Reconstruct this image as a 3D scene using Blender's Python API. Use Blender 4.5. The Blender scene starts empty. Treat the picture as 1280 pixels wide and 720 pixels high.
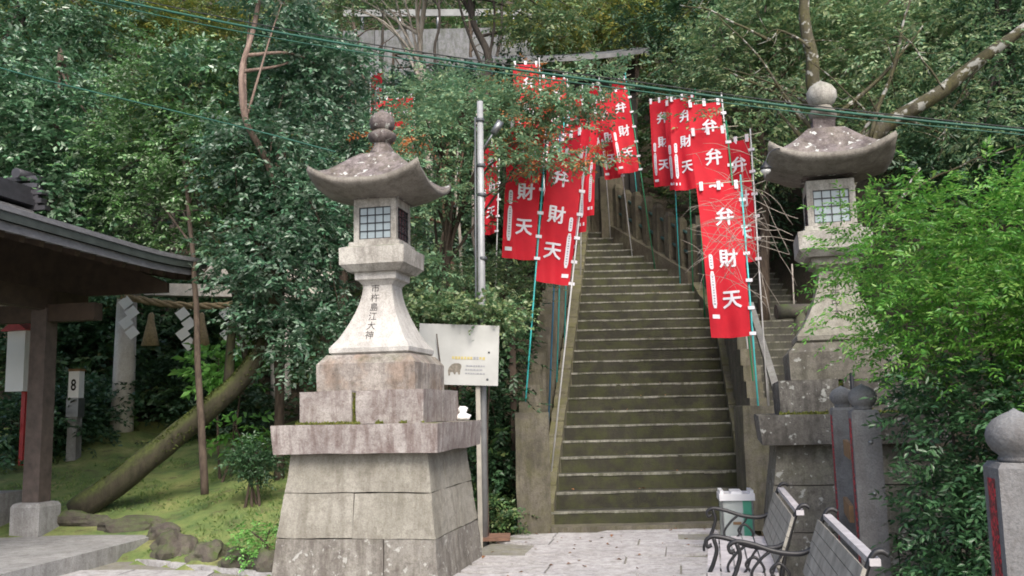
import bpy, bmesh, math, random
import numpy as np
from mathutils import Vector, Matrix, noise

R = math.radians
scene = bpy.context.scene
col = scene.collection
rnd = random.Random(7)
rng = np.random.default_rng(11)

# ---------------------------------------------------------------- camera, sky, sun, exposure
F_PX, EYE = 1146.0, 1.45
cam_d = bpy.data.cameras.new('camera')
cam_d.sensor_width = 36.0
cam_d.lens = 36.0 * F_PX / 1280.0
cam_d.clip_start = 0.05
cam_d.clip_end = 2000.0
cam = bpy.data.objects.new('camera', cam_d)
CAM_M = Matrix.Translation((0, 0, EYE)) @ Matrix.Rotation(R(90 + 7.55), 4, 'X') @ Matrix.Rotation(-0.022, 4, 'Z')
cam.matrix_world = CAM_M
col.objects.link(cam)
scene.camera = cam

world = bpy.data.worlds.new('World')
scene.world = world
world.use_nodes = True
wn = world.node_tree
bg = wn.nodes['Background']
sky = wn.nodes.new('ShaderNodeTexSky')
sky.sky_type = 'NISHITA'
sky.sun_disc = False
SUN_EL, SUN_AZ = 47.0, 168.0          # azimuth clockwise from +Y
sky.sun_elevation = R(SUN_EL)
sky.sun_rotation = R(SUN_AZ)
sky.air_density = 1.0
sky.dust_density = 4.0
sky.ozone_density = 1.0
wn.links.new(sky.outputs[0], bg.inputs[0])
bg.inputs[1].default_value = 0.15
sun_d = bpy.data.lights.new('sun', 'SUN')
sun_d.energy = 1.7
sun_d.angle = R(25)
sun_d.color = (1.0, 0.95, 0.88)
sun = bpy.data.objects.new('sun', sun_d)
sv = Vector((math.sin(R(SUN_AZ)) * math.cos(R(SUN_EL)), math.cos(R(SUN_AZ)) * math.cos(R(SUN_EL)), math.sin(R(SUN_EL))))
sun.rotation_euler = sv.to_track_quat('Z', 'Y').to_euler()
col.objects.link(sun)
vs = scene.view_settings
vs.view_transform = 'Standard'
vs.look = 'None'
vs.gamma = 1.0
vs.use_curve_mapping = False
vs.exposure = 1.0
scene.cycles.use_denoising = True
scene.cycles.filter_width = 1.8
scene.cycles.max_bounces = 6
scene.cycles.diffuse_bounces = 3
scene.cycles.glossy_bounces = 2
scene.cycles.transmission_bounces = 4
scene.cycles.transparent_max_bounces = 6
scene.cycles.sample_clamp_indirect = 5.0


def at(px, py, Y):
    """point at real depth Y seen in that direction from the photographer"""
    d = CAM_M.to_3x3() @ Vector(((px - 640) / F_PX, -(py - 360) / F_PX, -1))
    return Vector((0, 0, EYE)) + d * (Y / d.y)


# ---------------------------------------------------------------- materials
MATS = {}


class NT:
    def __init__(s, name):
        s.m = bpy.data.materials.new(name)
        s.m.use_nodes = True
        s.t = s.m.node_tree
        s.n = s.t.nodes
        s.b = s.n['Principled BSDF']
        s.pos = s.n.new('ShaderNodeNewGeometry')
        MATS[name] = s.m

    def link(s, a, b):
        s.t.links.new(a, b)

    def noise(s, scale, detail=4, rough=.6, stretch=None):
        t = s.n.new('ShaderNodeTexNoise')
        t.inputs['Scale'].default_value = scale
        t.inputs['Detail'].default_value = detail
        t.inputs['Roughness'].default_value = rough
        src = s.pos.outputs['Position']
        if stretch:
            mp = s.n.new('ShaderNodeMapping')
            mp.inputs['Scale'].default_value = stretch
            s.link(src, mp.inputs[0])
            src = mp.outputs[0]
        s.link(src, t.inputs['Vector'])
        return t.outputs['Fac']

    def ramp(s, fac, stops):
        r = s.n.new('ShaderNodeValToRGB')
        e = r.color_ramp.elements
        while len(e) < len(stops):
            e.new(.5)
        for i, (p, c) in enumerate(stops):
            e[i].position = p
            e[i].color = (c, c, c, 1) if isinstance(c, (int, float)) else (*c, 1)
        s.link(fac, r.inputs[0])
        return r.outputs[0]

    def mix(s, fac, a, b, mode='MIX'):
        m = s.n.new('ShaderNodeMix')
        m.data_type = 'RGBA'
        m.blend_type = mode
        if isinstance(fac, (int, float)):
            m.inputs[0].default_value = fac
        else:
            s.link(fac, m.inputs[0])
        for v, i in ((a, 6), (b, 7)):
            if isinstance(v, tuple):
                m.inputs[i].default_value = (*v, 1)
            else:
                s.link(v, m.inputs[i])
        return m.outputs[2]

    def math(s, op, a, b=None):
        m = s.n.new('ShaderNodeMath')
        m.operation = op
        for i, v in enumerate((a, b)):
            if v is None:
                continue
            if isinstance(v, (int, float)):
                m.inputs[i].default_value = v
            else:
                s.link(v, m.inputs[i])
        return m.outputs[0]

    def up(s):
        x = s.n.new('ShaderNodeSeparateXYZ')
        s.link(s.pos.outputs['Normal'], x.inputs[0])
        return x.outputs[2]

    def out(s, colour, rough=.85, bump=None, dist=.01, strength=.6):
        if isinstance(colour, tuple):
            s.b.inputs['Base Color'].default_value = (*colour, 1)
        else:
            s.link(colour, s.b.inputs['Base Color'])
        s.b.inputs['Roughness'].default_value = rough
        if bump is not None:
            b = s.n.new('ShaderNodeBump')
            b.inputs['Distance'].default_value = dist
            b.inputs['Strength'].default_value = strength
            s.link(bump, b.inputs['Height'])
            s.link(b.outputs[0], s.b.inputs['Normal'])
        return s.m


def stone(name, c1, c2, stain=(.07, .055, .045), stain_amt=.5, moss=(.07, .09, .02), moss_amt=.3, lichen=.0, scale=2.5, tint=None, moss_all=0.0):
    m = NT(name)
    c1, c2 = tuple(v * .74 for v in c1), tuple(v * .74 for v in c2)
    stain, moss = tuple(v * .8 for v in stain), tuple(v * .85 for v in moss)
    c = m.ramp(m.noise(scale, 5), [(.36, c1), (.64, c2)])
    g = m.ramp(m.noise(90, 2), [(.3, .62), (.7, 1.25)])
    c = m.mix(.55, c, g, 'MULTIPLY')
    if tint:
        c = m.mix(m.ramp(m.noise(4.5, 3), [(.48, 0.0), (.65, .6)]), c, tint)
    s1 = m.ramp(m.noise(3.2, 6, .7, (3.0, 3.0, .55)), [(.45, 0.0), (.62, stain_amt)])
    c = m.mix(s1, c, stain)
    s2 = m.ramp(m.noise(11, 6, .75), [(.48, 0.0), (.66, stain_amt * .9)])
    c = m.mix(s2, c, stain)
    s3 = m.ramp(m.noise(28, 5, .8), [(.50, 0.0), (.66, stain_amt * .8)])
    c = m.mix(s3, c, tuple(v * .9 for v in stain))
    mo = m.ramp(m.noise(5, 6, .7), [(.42, 0.0), (.62, 1.0)])
    upf = m.ramp(m.up(), [(.0, moss_all), (.8, moss_amt)])
    c = m.mix(m.math('MULTIPLY', mo, upf), c, moss)
    if lichen:
        l = m.ramp(m.noise(15, 4, .6), [(.61, 0.0), (.65, lichen)])
        c = m.mix(l, c, (.46, .47, .44))
    return m.out(c, .9, m.noise(45, 5, .7), .012, .55)


def plain(name, c, rough=.6, var=.15, scale=6, metal=0.0, bump=.0):
    m = NT(name)
    c = tuple(v * .8 for v in c)
    k = m.ramp(m.noise(scale, 4), [(.3, tuple(v * (1 - var) for v in c)), (.7, tuple(min(1, v * (1 + var)) for v in c))])
    m.out(k, rough, m.noise(scale * 8, 4) if bump else None, .005, bump or .0)
    m.b.inputs['Metallic'].default_value = metal
    return m.m


def leafmat(name, cols, rough=.45, trans=.25, spec=.5):
    m = NT(name)
    cols = [tuple(v * 1.5 + .006 for v in k) for k in cols]
    n = len(cols)
    c = m.ramp(m.pos.outputs['Random Per Island'], [(i / max(1, n - 1), k) for i, k in enumerate(cols)])
    big = m.ramp(m.noise(.9, 3), [(.3, .8), (.7, 1.2)])
    c = m.mix(1.0, c, big, 'MULTIPLY')
    m.out(c, rough)
    m.b.inputs['Specular IOR Level'].default_value = spec
    tr = m.n.new('ShaderNodeBsdfTranslucent')
    m.link(c, tr.inputs[0])
    mx = m.n.new('ShaderNodeMixShader')
    mx.inputs[0].default_value = trans
    m.link(m.b.outputs[0], mx.inputs[1])
    m.link(tr.outputs[0], mx.inputs[2])
    m.link(mx.outputs[0], m.n['Material Output'].inputs[0])
    return m.m


def bark(name, c1, c2, moss=(.06, .09, .015), moss_amt=.0, sc=8, lich=0, top=False):
    m = NT(name)
    c = m.ramp(m.noise(sc, 6, .7, (2.2, 2.2, .5)), [(.35, c1), (.65, c2)])
    if moss_amt:
        mo = m.ramp(m.noise(4, 5, .7), [(.4 - .2 * moss_amt, 0.0), (.6, moss_amt)])
        mc = m.ramp(m.noise(25, 3), [(.3, tuple(v * .5 for v in moss)), (.7, tuple(v * 1.4 for v in moss))])
        if top:
            mo = m.math('MULTIPLY', mo, m.ramp(m.up(), [(.0, .15), (.5, 1.0)]))
        c = m.mix(mo, c, mc)
    if lich:
        c = m.mix(m.ramp(m.noise(7, 4, .6), [(.55, 0.0), (.60, lich)]), c, (.36, .36, .33))
    return m.out(c, .9, m.noise(22, 6, .8, (1, 1, .35)), .02, .8)


stone('granite_pale', (.42, .40, .36), (.60, .58, .53), stain_amt=.4, moss_amt=.55)
stone('granite_shaft', (.52, .50, .465), (.72, .70, .665), stain_amt=.22, moss_amt=.2)
stone('granite_tan', (.36, .32, .29), (.50, .46, .42), stain_amt=.55, moss_amt=.4, tint=(.27, .19, .14))
stone('granite_low', (.24, .225, .20), (.36, .34, .305), stain=(.085, .07, .06), stain_amt=.6, moss_amt=.5, lichen=.5)
stone('granite_mauve', (.31, .28, .265), (.47, .435, .41), stain=(.115, .07, .062), stain_amt=.62, moss_amt=.95, moss=(.12, .13, .03))
stone('granite_base', (.30, .285, .24), (.42, .40, .35), stain=(.12, .105, .08), stain_amt=.45, moss_amt=.4)
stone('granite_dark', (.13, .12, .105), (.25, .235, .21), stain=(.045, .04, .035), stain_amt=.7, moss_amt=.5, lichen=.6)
stone('granite_roof', (.19, .16, .155), (.33, .285, .28), stain=(.06, .045, .042), stain_amt=.75, moss=(.13, .12, .035), moss_amt=.25, lichen=.95)
stone('granite_eave', (.24, .22, .19), (.34, .315, .28), stain_amt=.4, moss_amt=.2)
stone('granite_drab', (.16, .145, .12), (.27, .25, .215), stain=(.05, .045, .035), stain_amt=.6, moss_amt=.5, lichen=.5, moss_all=.12)  # darker, browner granite than the base stone
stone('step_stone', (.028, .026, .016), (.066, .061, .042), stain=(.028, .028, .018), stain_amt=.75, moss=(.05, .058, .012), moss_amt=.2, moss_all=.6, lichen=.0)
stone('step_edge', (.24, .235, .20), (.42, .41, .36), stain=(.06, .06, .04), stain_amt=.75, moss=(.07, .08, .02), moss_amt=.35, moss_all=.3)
stone('step_grey', (.085, .08, .068), (.135, .13, .11), stain=(.04, .04, .035), stain_amt=.5, moss_amt=.2, moss_all=.2)
stone('parapet_stone', (.125, .112, .088), (.22, .20, .16), stain=(.05, .045, .03), stain_amt=.6, moss=(.09, .09, .025), moss_amt=.4, moss_all=.35)
stone('curb_moss', (.13, .12, .075), (.22, .20, .135), stain=(.06, .055, .03), stain_amt=.5, moss=(.10, .10, .025), moss_amt=.7, moss_all=.5)
stone('fence_stone', (.12, .10, .07), (.21, .185, .13), stain=(.045, .036, .022), stain_amt=.6, moss_amt=.3, moss_all=.2)
stone('paving', (.50, .49, .50), (.65, .64, .65), stain=(.20, .185, .175), stain_amt=.5, moss=(.2, .19, .1), moss_amt=.12, scale=1.3)
stone('paving_joint', (.27, .26, .24), (.38, .37, .345), stain=(.15, .14, .11), moss=(.16, .16, .07), moss_amt=.5)
stone('platform_stone', (.33, .33, .325), (.45, .45, .44), stain_amt=.3, moss_amt=.05)
stone('rock', (.06, .05, .04), (.19, .165, .14), stain=(.04, .035, .03), stain_amt=.5, moss=(.06, .09, .02), moss_amt=1.0, moss_all=.3)
stone('granite_post', (.17, .17, .175), (.27, .27, .275), stain_amt=.25, moss_amt=.1)
stone('torii_stone', (.80, .76, .69), (1.0, .96, .88), stain=(.50, .42, .34), stain_amt=.35, moss_amt=.2)
stone('concrete', (.25, .25, .24), (.35, .35, .335), stain_amt=.3, moss_amt=.2)
stone('wall_grey', (.19, .195, .21), (.27, .275, .29), stain=(.07, .075, .065), stain_amt=.65, moss_amt=.3, moss_all=.15, scale=.8)
plain('slot', (.015, .014, .012), .95)
plain('lattice_black', (.012, .014, .02), .5)
plain('paper_pane', (.33, .40, .43), .35, .12, 12)
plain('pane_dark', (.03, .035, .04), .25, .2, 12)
plain('ink', (.05, .045, .045), .9)
plain('white_cloth', (.82, .78, .84), .8, .05, 20)
plain('bar_bamboo', (.55, .52, .40), .5, .2, 20)
plain('pole_teal', (.05, .46, .46), .35, .2, 5)
plain('pole_green', (.02, .22, .10), .4, .2, 5)
plain('pole_blue', (.03, .18, .32), .4, .2, 5)
plain('pole_white', (.55, .55, .55), .4, .2, 5)
plain('rail_teal', (.05, .12, .11), .45, .3, 8)
plain('iron_black', (.014, .014, .016), .5, .3, 30)
plain('slat_lit', (.46, .44, .455), .55, .22, 14, bump=.3)  # paler than the back slats, lit look put into the colour
plain('slat_back', (.30, .285, .25), .65, .35, 9, bump=.4)
plain('steel', (.24, .25, .26), .38, .2, 10, metal=.7)
plain('pole_galv', (.34, .35, .36), .5, .15, 8, metal=.15)
plain('rail_grey', (.22, .23, .23), .6, .3, 3)
plain('steel_dark', (.10, .11, .12), .5, .2, 10, metal=.3)
plain('sign_white', (.47, .48, .465), .4, .12, 3)
plain('sign_yellow', (.50, .42, .16), .5, .2, 40)
plain('sign_text', (.30, .31, .33), .6, .2, 60)
plain('boar_brown', (.20, .18, .145), .7, .4, 40)
plain('post_pale', (.40, .38, .33), .7, .2, 6)
plain('bin_white', (.90, .90, .92), .3, .03, 5)
plain('bin_green', (.08, .36, .24), .35, .1, 5)
plain('bin_bag', (.50, .56, .50), .4, .2, 14)
plain('paper_white', (1.08, 1.08, 1.07), .8, .05, 5)
plain('straw', (.36, .28, .16), .9, .3, 30, bump=.4)
plain('red_paint', (.42, .03, .03), .5, .2, 10)
plain('wire_green', (.012, .10, .065), .6, .2, 3)
plain('wire_black', (.012, .014, .014), .6, .2, 3)
plain('rust_plate', (.20, .11, .075), .8, .3, 9)
plain('board_brown', (.26, .15, .07), .7, .3, 9)
plain('lamp_white', (.85, .85, .85), .3, .02, 3)
plain('copper_dark', (.055, .065, .060), .55, .35, 5, bump=.3)
plain('tile_dark', (.05, .05, .06), .55, .3, 9, bump=.3)
plain('wood_dark', (.050, .032, .020), .75, .35, 8, bump=.4)
plain('wood_brown', (.085, .065, .055), .75, .35, 9, bump=.4)
plain('hall_wood', (.02, .017, .013), .85, .4, 5)
plain('hall_roof', (.13, .135, .14), .6, .25, 5)
plain('dry_leaf', (.22, .10, .04), .8, .5, 60)

m = NT('roof_bark')                     # weathered grey-green roofing courses
c = m.ramp(m.noise(6, 6, .7, (1, 1, 3)), [(.3, (.085, .085, .09)), (.7, (.19, .19, .20))])
m.out(c, .75, m.noise(40, 5), .01, .6)

m = NT('red_cloth')
c = m.ramp(m.noise(4, 3), [(.3, (.50, .004, .018)), (.7, (.62, .008, .024))])
m.out(c, .75, m.noise(9, 3), .02, .25)
tr = m.n.new('ShaderNodeBsdfTranslucent')
m.link(c, tr.inputs[0])
mx = m.n.new('ShaderNodeMixShader')
mx.inputs[0].default_value = .25
m.link(m.b.outputs[0], mx.inputs[1])
m.link(tr.outputs[0], mx.inputs[2])
m.link(mx.outputs[0], m.n['Material Output'].inputs[0])

m = NT('red_inscription')
c = m.ramp(m.noise(55, 3, .6), [(.44, (.50, .02, .035)), (.52, (.10, .012, .016))])
m.out(c, .6, m.noise(55, 3), .01, .6)

m = NT('clear_plastic')
m.out((.75, .80, .78), .25)
m.b.inputs['Transmission Weight'].default_value = .55
m.b.inputs['IOR'].default_value = 1.15

m = NT('hill_soil')                     # leaf litter and thin green ground cover
c = m.ramp(m.noise(1.1, 6, .7), [(.35, (.035, .045, .018)), (.55, (.085, .065, .042)), (.72, (.06, .085, .026))])
c = m.mix(m.ramp(m.noise(24, 4, .7), [(.4, .0), (.7, .7)]), c, (.018, .015, .010))
m.out(c, .95, m.noise(14, 6, .75), .08, 1.0)

m = NT('moss_lawn')
c = m.ramp(m.noise(1.7, 5, .65), [(.34, (.085, .15, .045)), (.48, (.19, .26, .075)), (.60, (.27, .30, .10)), (.72, (.40, .40, .17))])
c = m.mix(m.ramp(m.noise(5, 5, .7), [(.52, .0), (.66, .7)]), c, (.10, .075, .045))
c = m.mix(m.ramp(m.noise(60, 3, .7), [(.3, .0), (.7, .35)]), c, (.07, .12, .025))
m.out(c, .95, m.noise(35, 6, .8), .03, 1.0)

bark('bark_brown', (.035, .024, .017), (.10, .075, .055))
bark('bark_red', (.075, .040, .025), (.15, .085, .055))
bark('bark_pink', (.10, .065, .05), (.26, .19, .155), sc=6)
bark('bark_pale', (.20, .17, .14), (.42, .38, .33), sc=5)
bark('bark_moss', (.018, .014, .010), (.05, .04, .027), (.055, .075, .012), .95, top=True)
bark('bark_halfmoss', (.020, .016, .012), (.085, .075, .06), (.075, .07, .02), .75, sc=6, lich=.8)
bark('bark_dark', (.018, .014, .011), (.05, .042, .034))

leafmat('leaf_camellia', [(.018, .055, .022), (.030, .085, .036), (.045, .11, .05), (.085, .155, .075), (.15, .20, .15)], .30, .15, .7)  # palest leaves stand in for glossy highlights, painted into the ramp
leafmat('leaf_fresh', [(.030, .085, .022), (.050, .125, .032), (.075, .16, .045), (.12, .20, .09), (.20, .25, .17)], .33, .25, .6)  # last tone is a highlight put into the leaf colour
leafmat('leaf_dark', [(.012, .038, .015), (.020, .055, .020), (.034, .075, .030)], .45, .15)
leafmat('leaf_maple', [(.055, .125, .065), (.095, .18, .095), (.13, .21, .115), (.16, .20, .09)], .5, .35)
leafmat('leaf_autumn', [(.30, .10, .03), (.38, .13, .04), (.25, .15, .05), (.40, .09, .03)], .55, .35)
leafmat('leaf_softgreen', [(.050, .11, .050), (.075, .145, .062), (.105, .175, .075), (.16, .20, .08), (.19, .23, .14)], .45, .3)  # last grey-green tone puts haze into the leaf colour
leafmat('leaf_yellowgreen', [(.09, .13, .03), (.15, .17, .035), (.05, .11, .035), (.26, .22, .04)], .5, .35)
leafmat('leaf_nandina', [(.035, .125, .016), (.055, .165, .020), (.075, .205, .026), (.10, .22, .035), (.15, .25, .05)], .38, .4, .5)
leafmat('leaf_nandina_deep', [(.016, .052, .018), (.024, .068, .024), (.038, .09, .034)], .38, .25, .6)
leafmat('leaf_teal', [(.020, .065, .034), (.032, .09, .045), (.05, .12, .06), (.11, .17, .11), (.19, .24, .20)], .36, .2, .7)  # last pale tone paints glints onto some of the leaves
leafmat('leaf_under', [(.02, .05, .018), (.035, .08, .024), (.055, .105, .03), (.09, .10, .035)], .5, .25)
leafmat('leaf_grass', [(.06, .12, .03), (.10, .16, .04), (.15, .19, .06)], .6, .35)
leafmat('leaf_moss_bright', [(.06, .075, .012), (.09, .105, .02), (.13, .13, .03)], .8, .2, .2)
leafmat('leaf_moss', [(.022, .032, .005), (.034, .048, .008), (.05, .062, .012)], .8, .2, .2)
leafmat('leaf_fern', [(.07, .19, .04), (.10, .25, .05), (.14, .29, .07)], .4, .35)


# ---------------------------------------------------------------- helpers
def tag(o, label=None, cat=None, group=None, kind=None):
    if label:
        o['label'] = label
    if cat:
        o['category'] = cat
    if group:
        o['group'] = group
    if kind:
        o['kind'] = kind
    return o


def empty(name, loc=(0, 0, 0), rz=0.0, label=None, cat=None, group=None):
    o = bpy.data.objects.new(name, None)
    o.empty_display_size = .1
    col.objects.link(o)
    o.location = loc
    o.rotation_euler = (0, 0, rz)
    return tag(o, label, cat, group)


class MB:
    def __init__(s):
        s.bm = bmesh.new()

    def faces(s, verts, faces, smooth=False):
        vs_ = [s.bm.verts.new(v) for v in verts]
        for f in faces:
            try:
                fc = s.bm.faces.new([vs_[i] for i in f])
                fc.smooth = smooth
            except ValueError:
                pass
        return s

    def box(s, x0, x1, y0, y1, z0, z1):
        return s.hexa([(x0, y0, z0), (x1, y0, z0), (x1, y1, z0), (x0, y1, z0), (x0, y0, z1), (x1, y0, z1), (x1, y1, z1), (x0, y1, z1)])

    def hexa(s, p):
        return s.faces(p, [(3, 2, 1, 0), (4, 5, 6, 7), (0, 1, 5, 4), (1, 2, 6, 5), (2, 3, 7, 6), (3, 0, 4, 7)])

    def frust(s, x0, x1, y0, y1, z0, X0, X1, Y0, Y1, z1):
        return s.hexa([(x0, y0, z0), (x1, y0, z0), (x1, y1, z0), (x0, y1, z0), (X0, Y0, z1), (X1, Y0, z1), (X1, Y1, z1), (X0, Y1, z1)])

    def bar(s, a, b, w, h, up=(0, 0, 1)):
        a, b = Vector(a), Vector(b)
        d = (b - a).normalized()
        side = d.cross(Vector(up))
        if side.length < 1e-4:
            side = Vector((1, 0, 0))
        side.normalize()
        u = side.cross(d).normalized()
        p = []
        for e in (a, b):
            for i, j in ((-1, -1), (1, -1), (1, 1), (-1, 1)):
                p.append(e + side * (i * w / 2) + u * (j * h / 2))
        return s.faces(p, [(0, 1, 2, 3), (7, 6, 5, 4), (1, 0, 4, 5), (2, 1, 5, 6), (3, 2, 6, 7), (0, 3, 7, 4)])

    def tube(s, pts, rad, n=8, caps=True):
        pts = [Vector(p) for p in pts]
        if not hasattr(rad, '__len__'):
            rad = [rad] * len(pts)
        rings = []
        prev = None
        for i, p in enumerate(pts):
            d = (pts[min(i + 1, len(pts) - 1)] - pts[max(i - 1, 0)])
            if d.length < 1e-9:
                d = Vector((0, 0, 1))
            d.normalize()
            if prev is None:
                a = d.orthogonal().normalized()
            else:
                a = (prev - d * prev.dot(d))
                a = a.normalized() if a.length > 1e-6 else d.orthogonal().normalized()
            prev = a
            b = d.cross(a)
            rings.append([s.bm.verts.new(p + (a * math.cos(2 * math.pi * k / n) + b * math.sin(2 * math.pi * k / n)) * rad[i]) for k in range(n)])
        for r0, r1 in zip(rings, rings[1:]):
            for k in range(n):
                f = s.bm.faces.new((r0[k], r0[(k + 1) % n], r1[(k + 1) % n], r1[k]))
                f.smooth = True
        if caps:
            s.bm.faces.new(rings[0][::-1])
            s.bm.faces.new(rings[-1])
        return s

    def lathe(s, prof, n=20, c=(0, 0, 0), smooth=True):
        rings = []
        for r, z in prof:
            if r < 1e-5:
                rings.append([s.bm.verts.new((c[0], c[1], c[2] + z))])
            else:
                rings.append([s.bm.verts.new((c[0] + r * math.cos(2 * math.pi * k / n), c[1] + r * math.sin(2 * math.pi * k / n), c[2] + z)) for k in range(n)])
        for a, b in zip(rings, rings[1:]):
            for k in range(n):
                k2 = (k + 1) % n
                if len(a) == 1 and len(b) == 1:
                    continue
                if len(a) == 1:
                    f = s.bm.faces.new((a[0], b[k2], b[k]))
                elif len(b) == 1:
                    f = s.bm.faces.new((a[k], a[k2], b[0]))
                else:
                    f = s.bm.faces.new((a[k], a[k2], b[k2], b[k]))
                f.smooth = smooth
        if len(rings[0]) > 1:
            s.bm.faces.new(rings[0][::-1])
        if len(rings[-1]) > 1:
            s.bm.faces.new(rings[-1])
        return s

    def loft(s, prof):
        """square-section stack of (half width, z)"""
        rings = [[s.bm.verts.new((i * h, j * h, z)) for i, j in ((-1, -1), (1, -1), (1, 1), (-1, 1))] for h, z in prof]
        for a, b in zip(rings, rings[1:]):
            for k in range(4):
                s.bm.faces.new((a[k], a[(k + 1) % 4], b[(k + 1) % 4], b[k]))
        s.bm.faces.new(rings[0][::-1])
        s.bm.faces.new(rings[-1])
        return s

    def bevel(s, off, seg=1):
        es = [e for e in s.bm.edges if len(e.link_faces) == 2 and e.calc_face_angle(0) > .5]
        bmesh.ops.bevel(s.bm, geom=es, offset=off, segments=seg, affect='EDGES', clamp_overlap=True)
        return s

    def rough(s, cuts, amp, freq=5.0, seed=0.0):
        if cuts:
            es = [e for e in s.bm.edges if e.calc_length() > .05]
            bmesh.ops.subdivide_edges(s.bm, edges=es, cuts=cuts, use_grid_fill=True)
        o = Vector((seed * 3.1, seed * 1.7, seed * 2.3))
        for v in s.bm.verts:
            v.co += noise.noise_vector(v.co * freq + o) * amp
        return s

    def build(s, name, mat, parent=None, loc=None, smooth=False):
        bmesh.ops.recalc_face_normals(s.bm, faces=s.bm.faces)
        me = bpy.data.meshes.new(name)
        s.bm.to_mesh(me)
        s.bm.free()
        me.materials.append(MATS[mat])
        if smooth:
            me.polygons.foreach_set('use_smooth', [True] * len(me.polygons))
        o = bpy.data.objects.new(name, me)
        col.objects.link(o)
        if loc:
            o.location = loc
        if parent:
            o.parent = parent
        return o


def inst(o, parent, loc=None, rz=None, scale=None):
    c = o.copy()
    col.objects.link(c)
    c.parent = parent
    if loc is not None:
        c.location = loc
    if rz is not None:
        c.rotation_euler = (0, 0, rz)
    if scale is not None:
        c.scale = scale
    return c


def catmull(pts, per=6):
    pts = [Vector(p) for p in pts]
    P = [pts[0] * 2 - pts[1]] + pts + [pts[-1] * 2 - pts[-2]]
    out = []
    for i in range(1, len(P) - 2):
        for k in range(per):
            t = k / per
            a, b, c_, d = P[i - 1], P[i], P[i + 1], P[i + 2]
            out.append(.5 * ((2 * b) + (c_ - a) * t + (2 * a - 5 * b + 4 * c_ - d) * t * t + (3 * b - a - 3 * c_ + d) * t ** 3))
    out.append(pts[-1])
    return out


def branch(mb, pts, r0, r1, per=5, n=7, wob=.0, seed=0.0):
    c_ = catmull(pts, per)
    L = len(c_) - 1
    if wob:
        c_ = [p + noise.noise_vector(p * 2.1 + Vector((seed, seed, seed))) * wob * min(1, i / 3) for i, p in enumerate(c_)]
    mb.tube(c_, [r0 + (r1 - r0) * (i / L) for i in range(L + 1)], n)
    return c_


# ---- leaves
def norm(a):
    return a / np.maximum(1e-9, np.linalg.norm(a, axis=-1, keepdims=True))


def leafmesh(name, c, d, n, ll, lw, mat, parent=None):
    N = len(c)
    d = norm(d)
    n = n - d * (n * d).sum(1, keepdims=True)
    n = norm(n)
    s_ = np.cross(d, n)
    ll = np.broadcast_to(np.asarray(ll, float).reshape(-1, 1), (N, 1))
    lw = np.broadcast_to(np.asarray(lw, float).reshape(-1, 1), (N, 1))
    v = np.empty((N, 4, 3), np.float32)
    v[:, 0] = c - d * ll * .5
    v[:, 1] = c + s_ * lw * .5 + n * lw * .18 - d * ll * .06
    v[:, 2] = c + d * ll * .5 - n * ll * .12
    v[:, 3] = c - s_ * lw * .5 + n * lw * .18 - d * ll * .06
    base = (np.arange(N) * 4)[:, None]
    idx = (base + np.array([0, 1, 2, 0, 2, 3])).astype(np.int32).ravel()
    me = bpy.data.meshes.new(name)
    me.vertices.add(N * 4)
    me.vertices.foreach_set('co', v.ravel())
    me.loops.add(N * 6)
    me.loops.foreach_set('vertex_index', idx)
    me.polygons.add(N * 2)
    me.polygons.foreach_set('loop_start', np.arange(0, N * 6, 3, dtype=np.int32))
    me.polygons.foreach_set('loop_total', np.full(N * 2, 3, np.int32))
    me.update(calc_edges=True)
    me.materials.append(MATS[mat])
    o = bpy.data.objects.new(name, me)
    col.objects.link(o)
    if parent:
        o.parent = parent
    o['kind'] = 'stuff'
    return o


def sprays(C, A, K, L, ll, droop=.15, nj=.35, lj=.3, spread=.85):
    """leaflets set along both sides of M twigs; returns centres, directions, normals, lengths"""
    M = len(C)
    A = norm(A)
    up = np.tile(np.array([0, 0, 1.0]), (M, 1)) + rng.normal(0, .35, (M, 3))
    N = norm(up - A * (up * A).sum(1, keepdims=True))
    S = np.cross(A, N)
    t = np.linspace(.12, 1, K)
    side = np.where(np.arange(K) % 2, 1.0, -1.0)
    side[-1] = 0
    Ls = L * rng.uniform(.7, 1.25, (M, 1, 1))
    pos = C[:, None] + A[:, None] * Ls * t[None, :, None]
    pos[..., 2] -= (droop * L * t * t)[None, :]
    d = A[:, None] * (1 - .45 * abs(side))[None, :, None] + S[:, None] * (side * spread)[None, :, None] + rng.normal(0, .18, (M, K, 3))
    d[..., 2] -= .12
    n = N[:, None] + rng.normal(0, nj, (M, K, 3))
    l = ll * rng.uniform(1 - lj, 1 + lj, (M, K))
    dn = norm(d)
    c = pos + dn * l[..., None] * .5
    return c.reshape(-1, 3), dn.reshape(-1, 3), n.reshape(-1, 3), l.reshape(-1)


def crown_seeds(blobs, ncl, per, sig, flat=.5, shell=.55):
    """spray bases and axes clumped inside ellipsoids (cx,cy,cz,rx,ry,rz)"""
    B = np.array(blobs, float)
    vol = B[:, 3] * B[:, 4] * B[:, 5]
    k = rng.choice(len(B), ncl, p=vol / vol.sum())
    dirs = norm(rng.normal(0, 1, (ncl, 3)))
    r = rng.uniform(shell ** 3, 1, ncl) ** (1 / 3)
    cc = B[k, :3] + dirs * B[k, 3:] * r[:, None]
    cc = np.repeat(cc, per, 0)
    dd = np.repeat(dirs, per, 0)
    off = rng.normal(0, 1, (len(cc), 3)) * np.array([sig, sig, sig * flat])
    A = dd * .55 + rng.normal(0, .6, (len(cc), 3)) + off / sig * .35
    A[:, 2] = A[:, 2] * .55 + .03
    return cc + off, A


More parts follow.
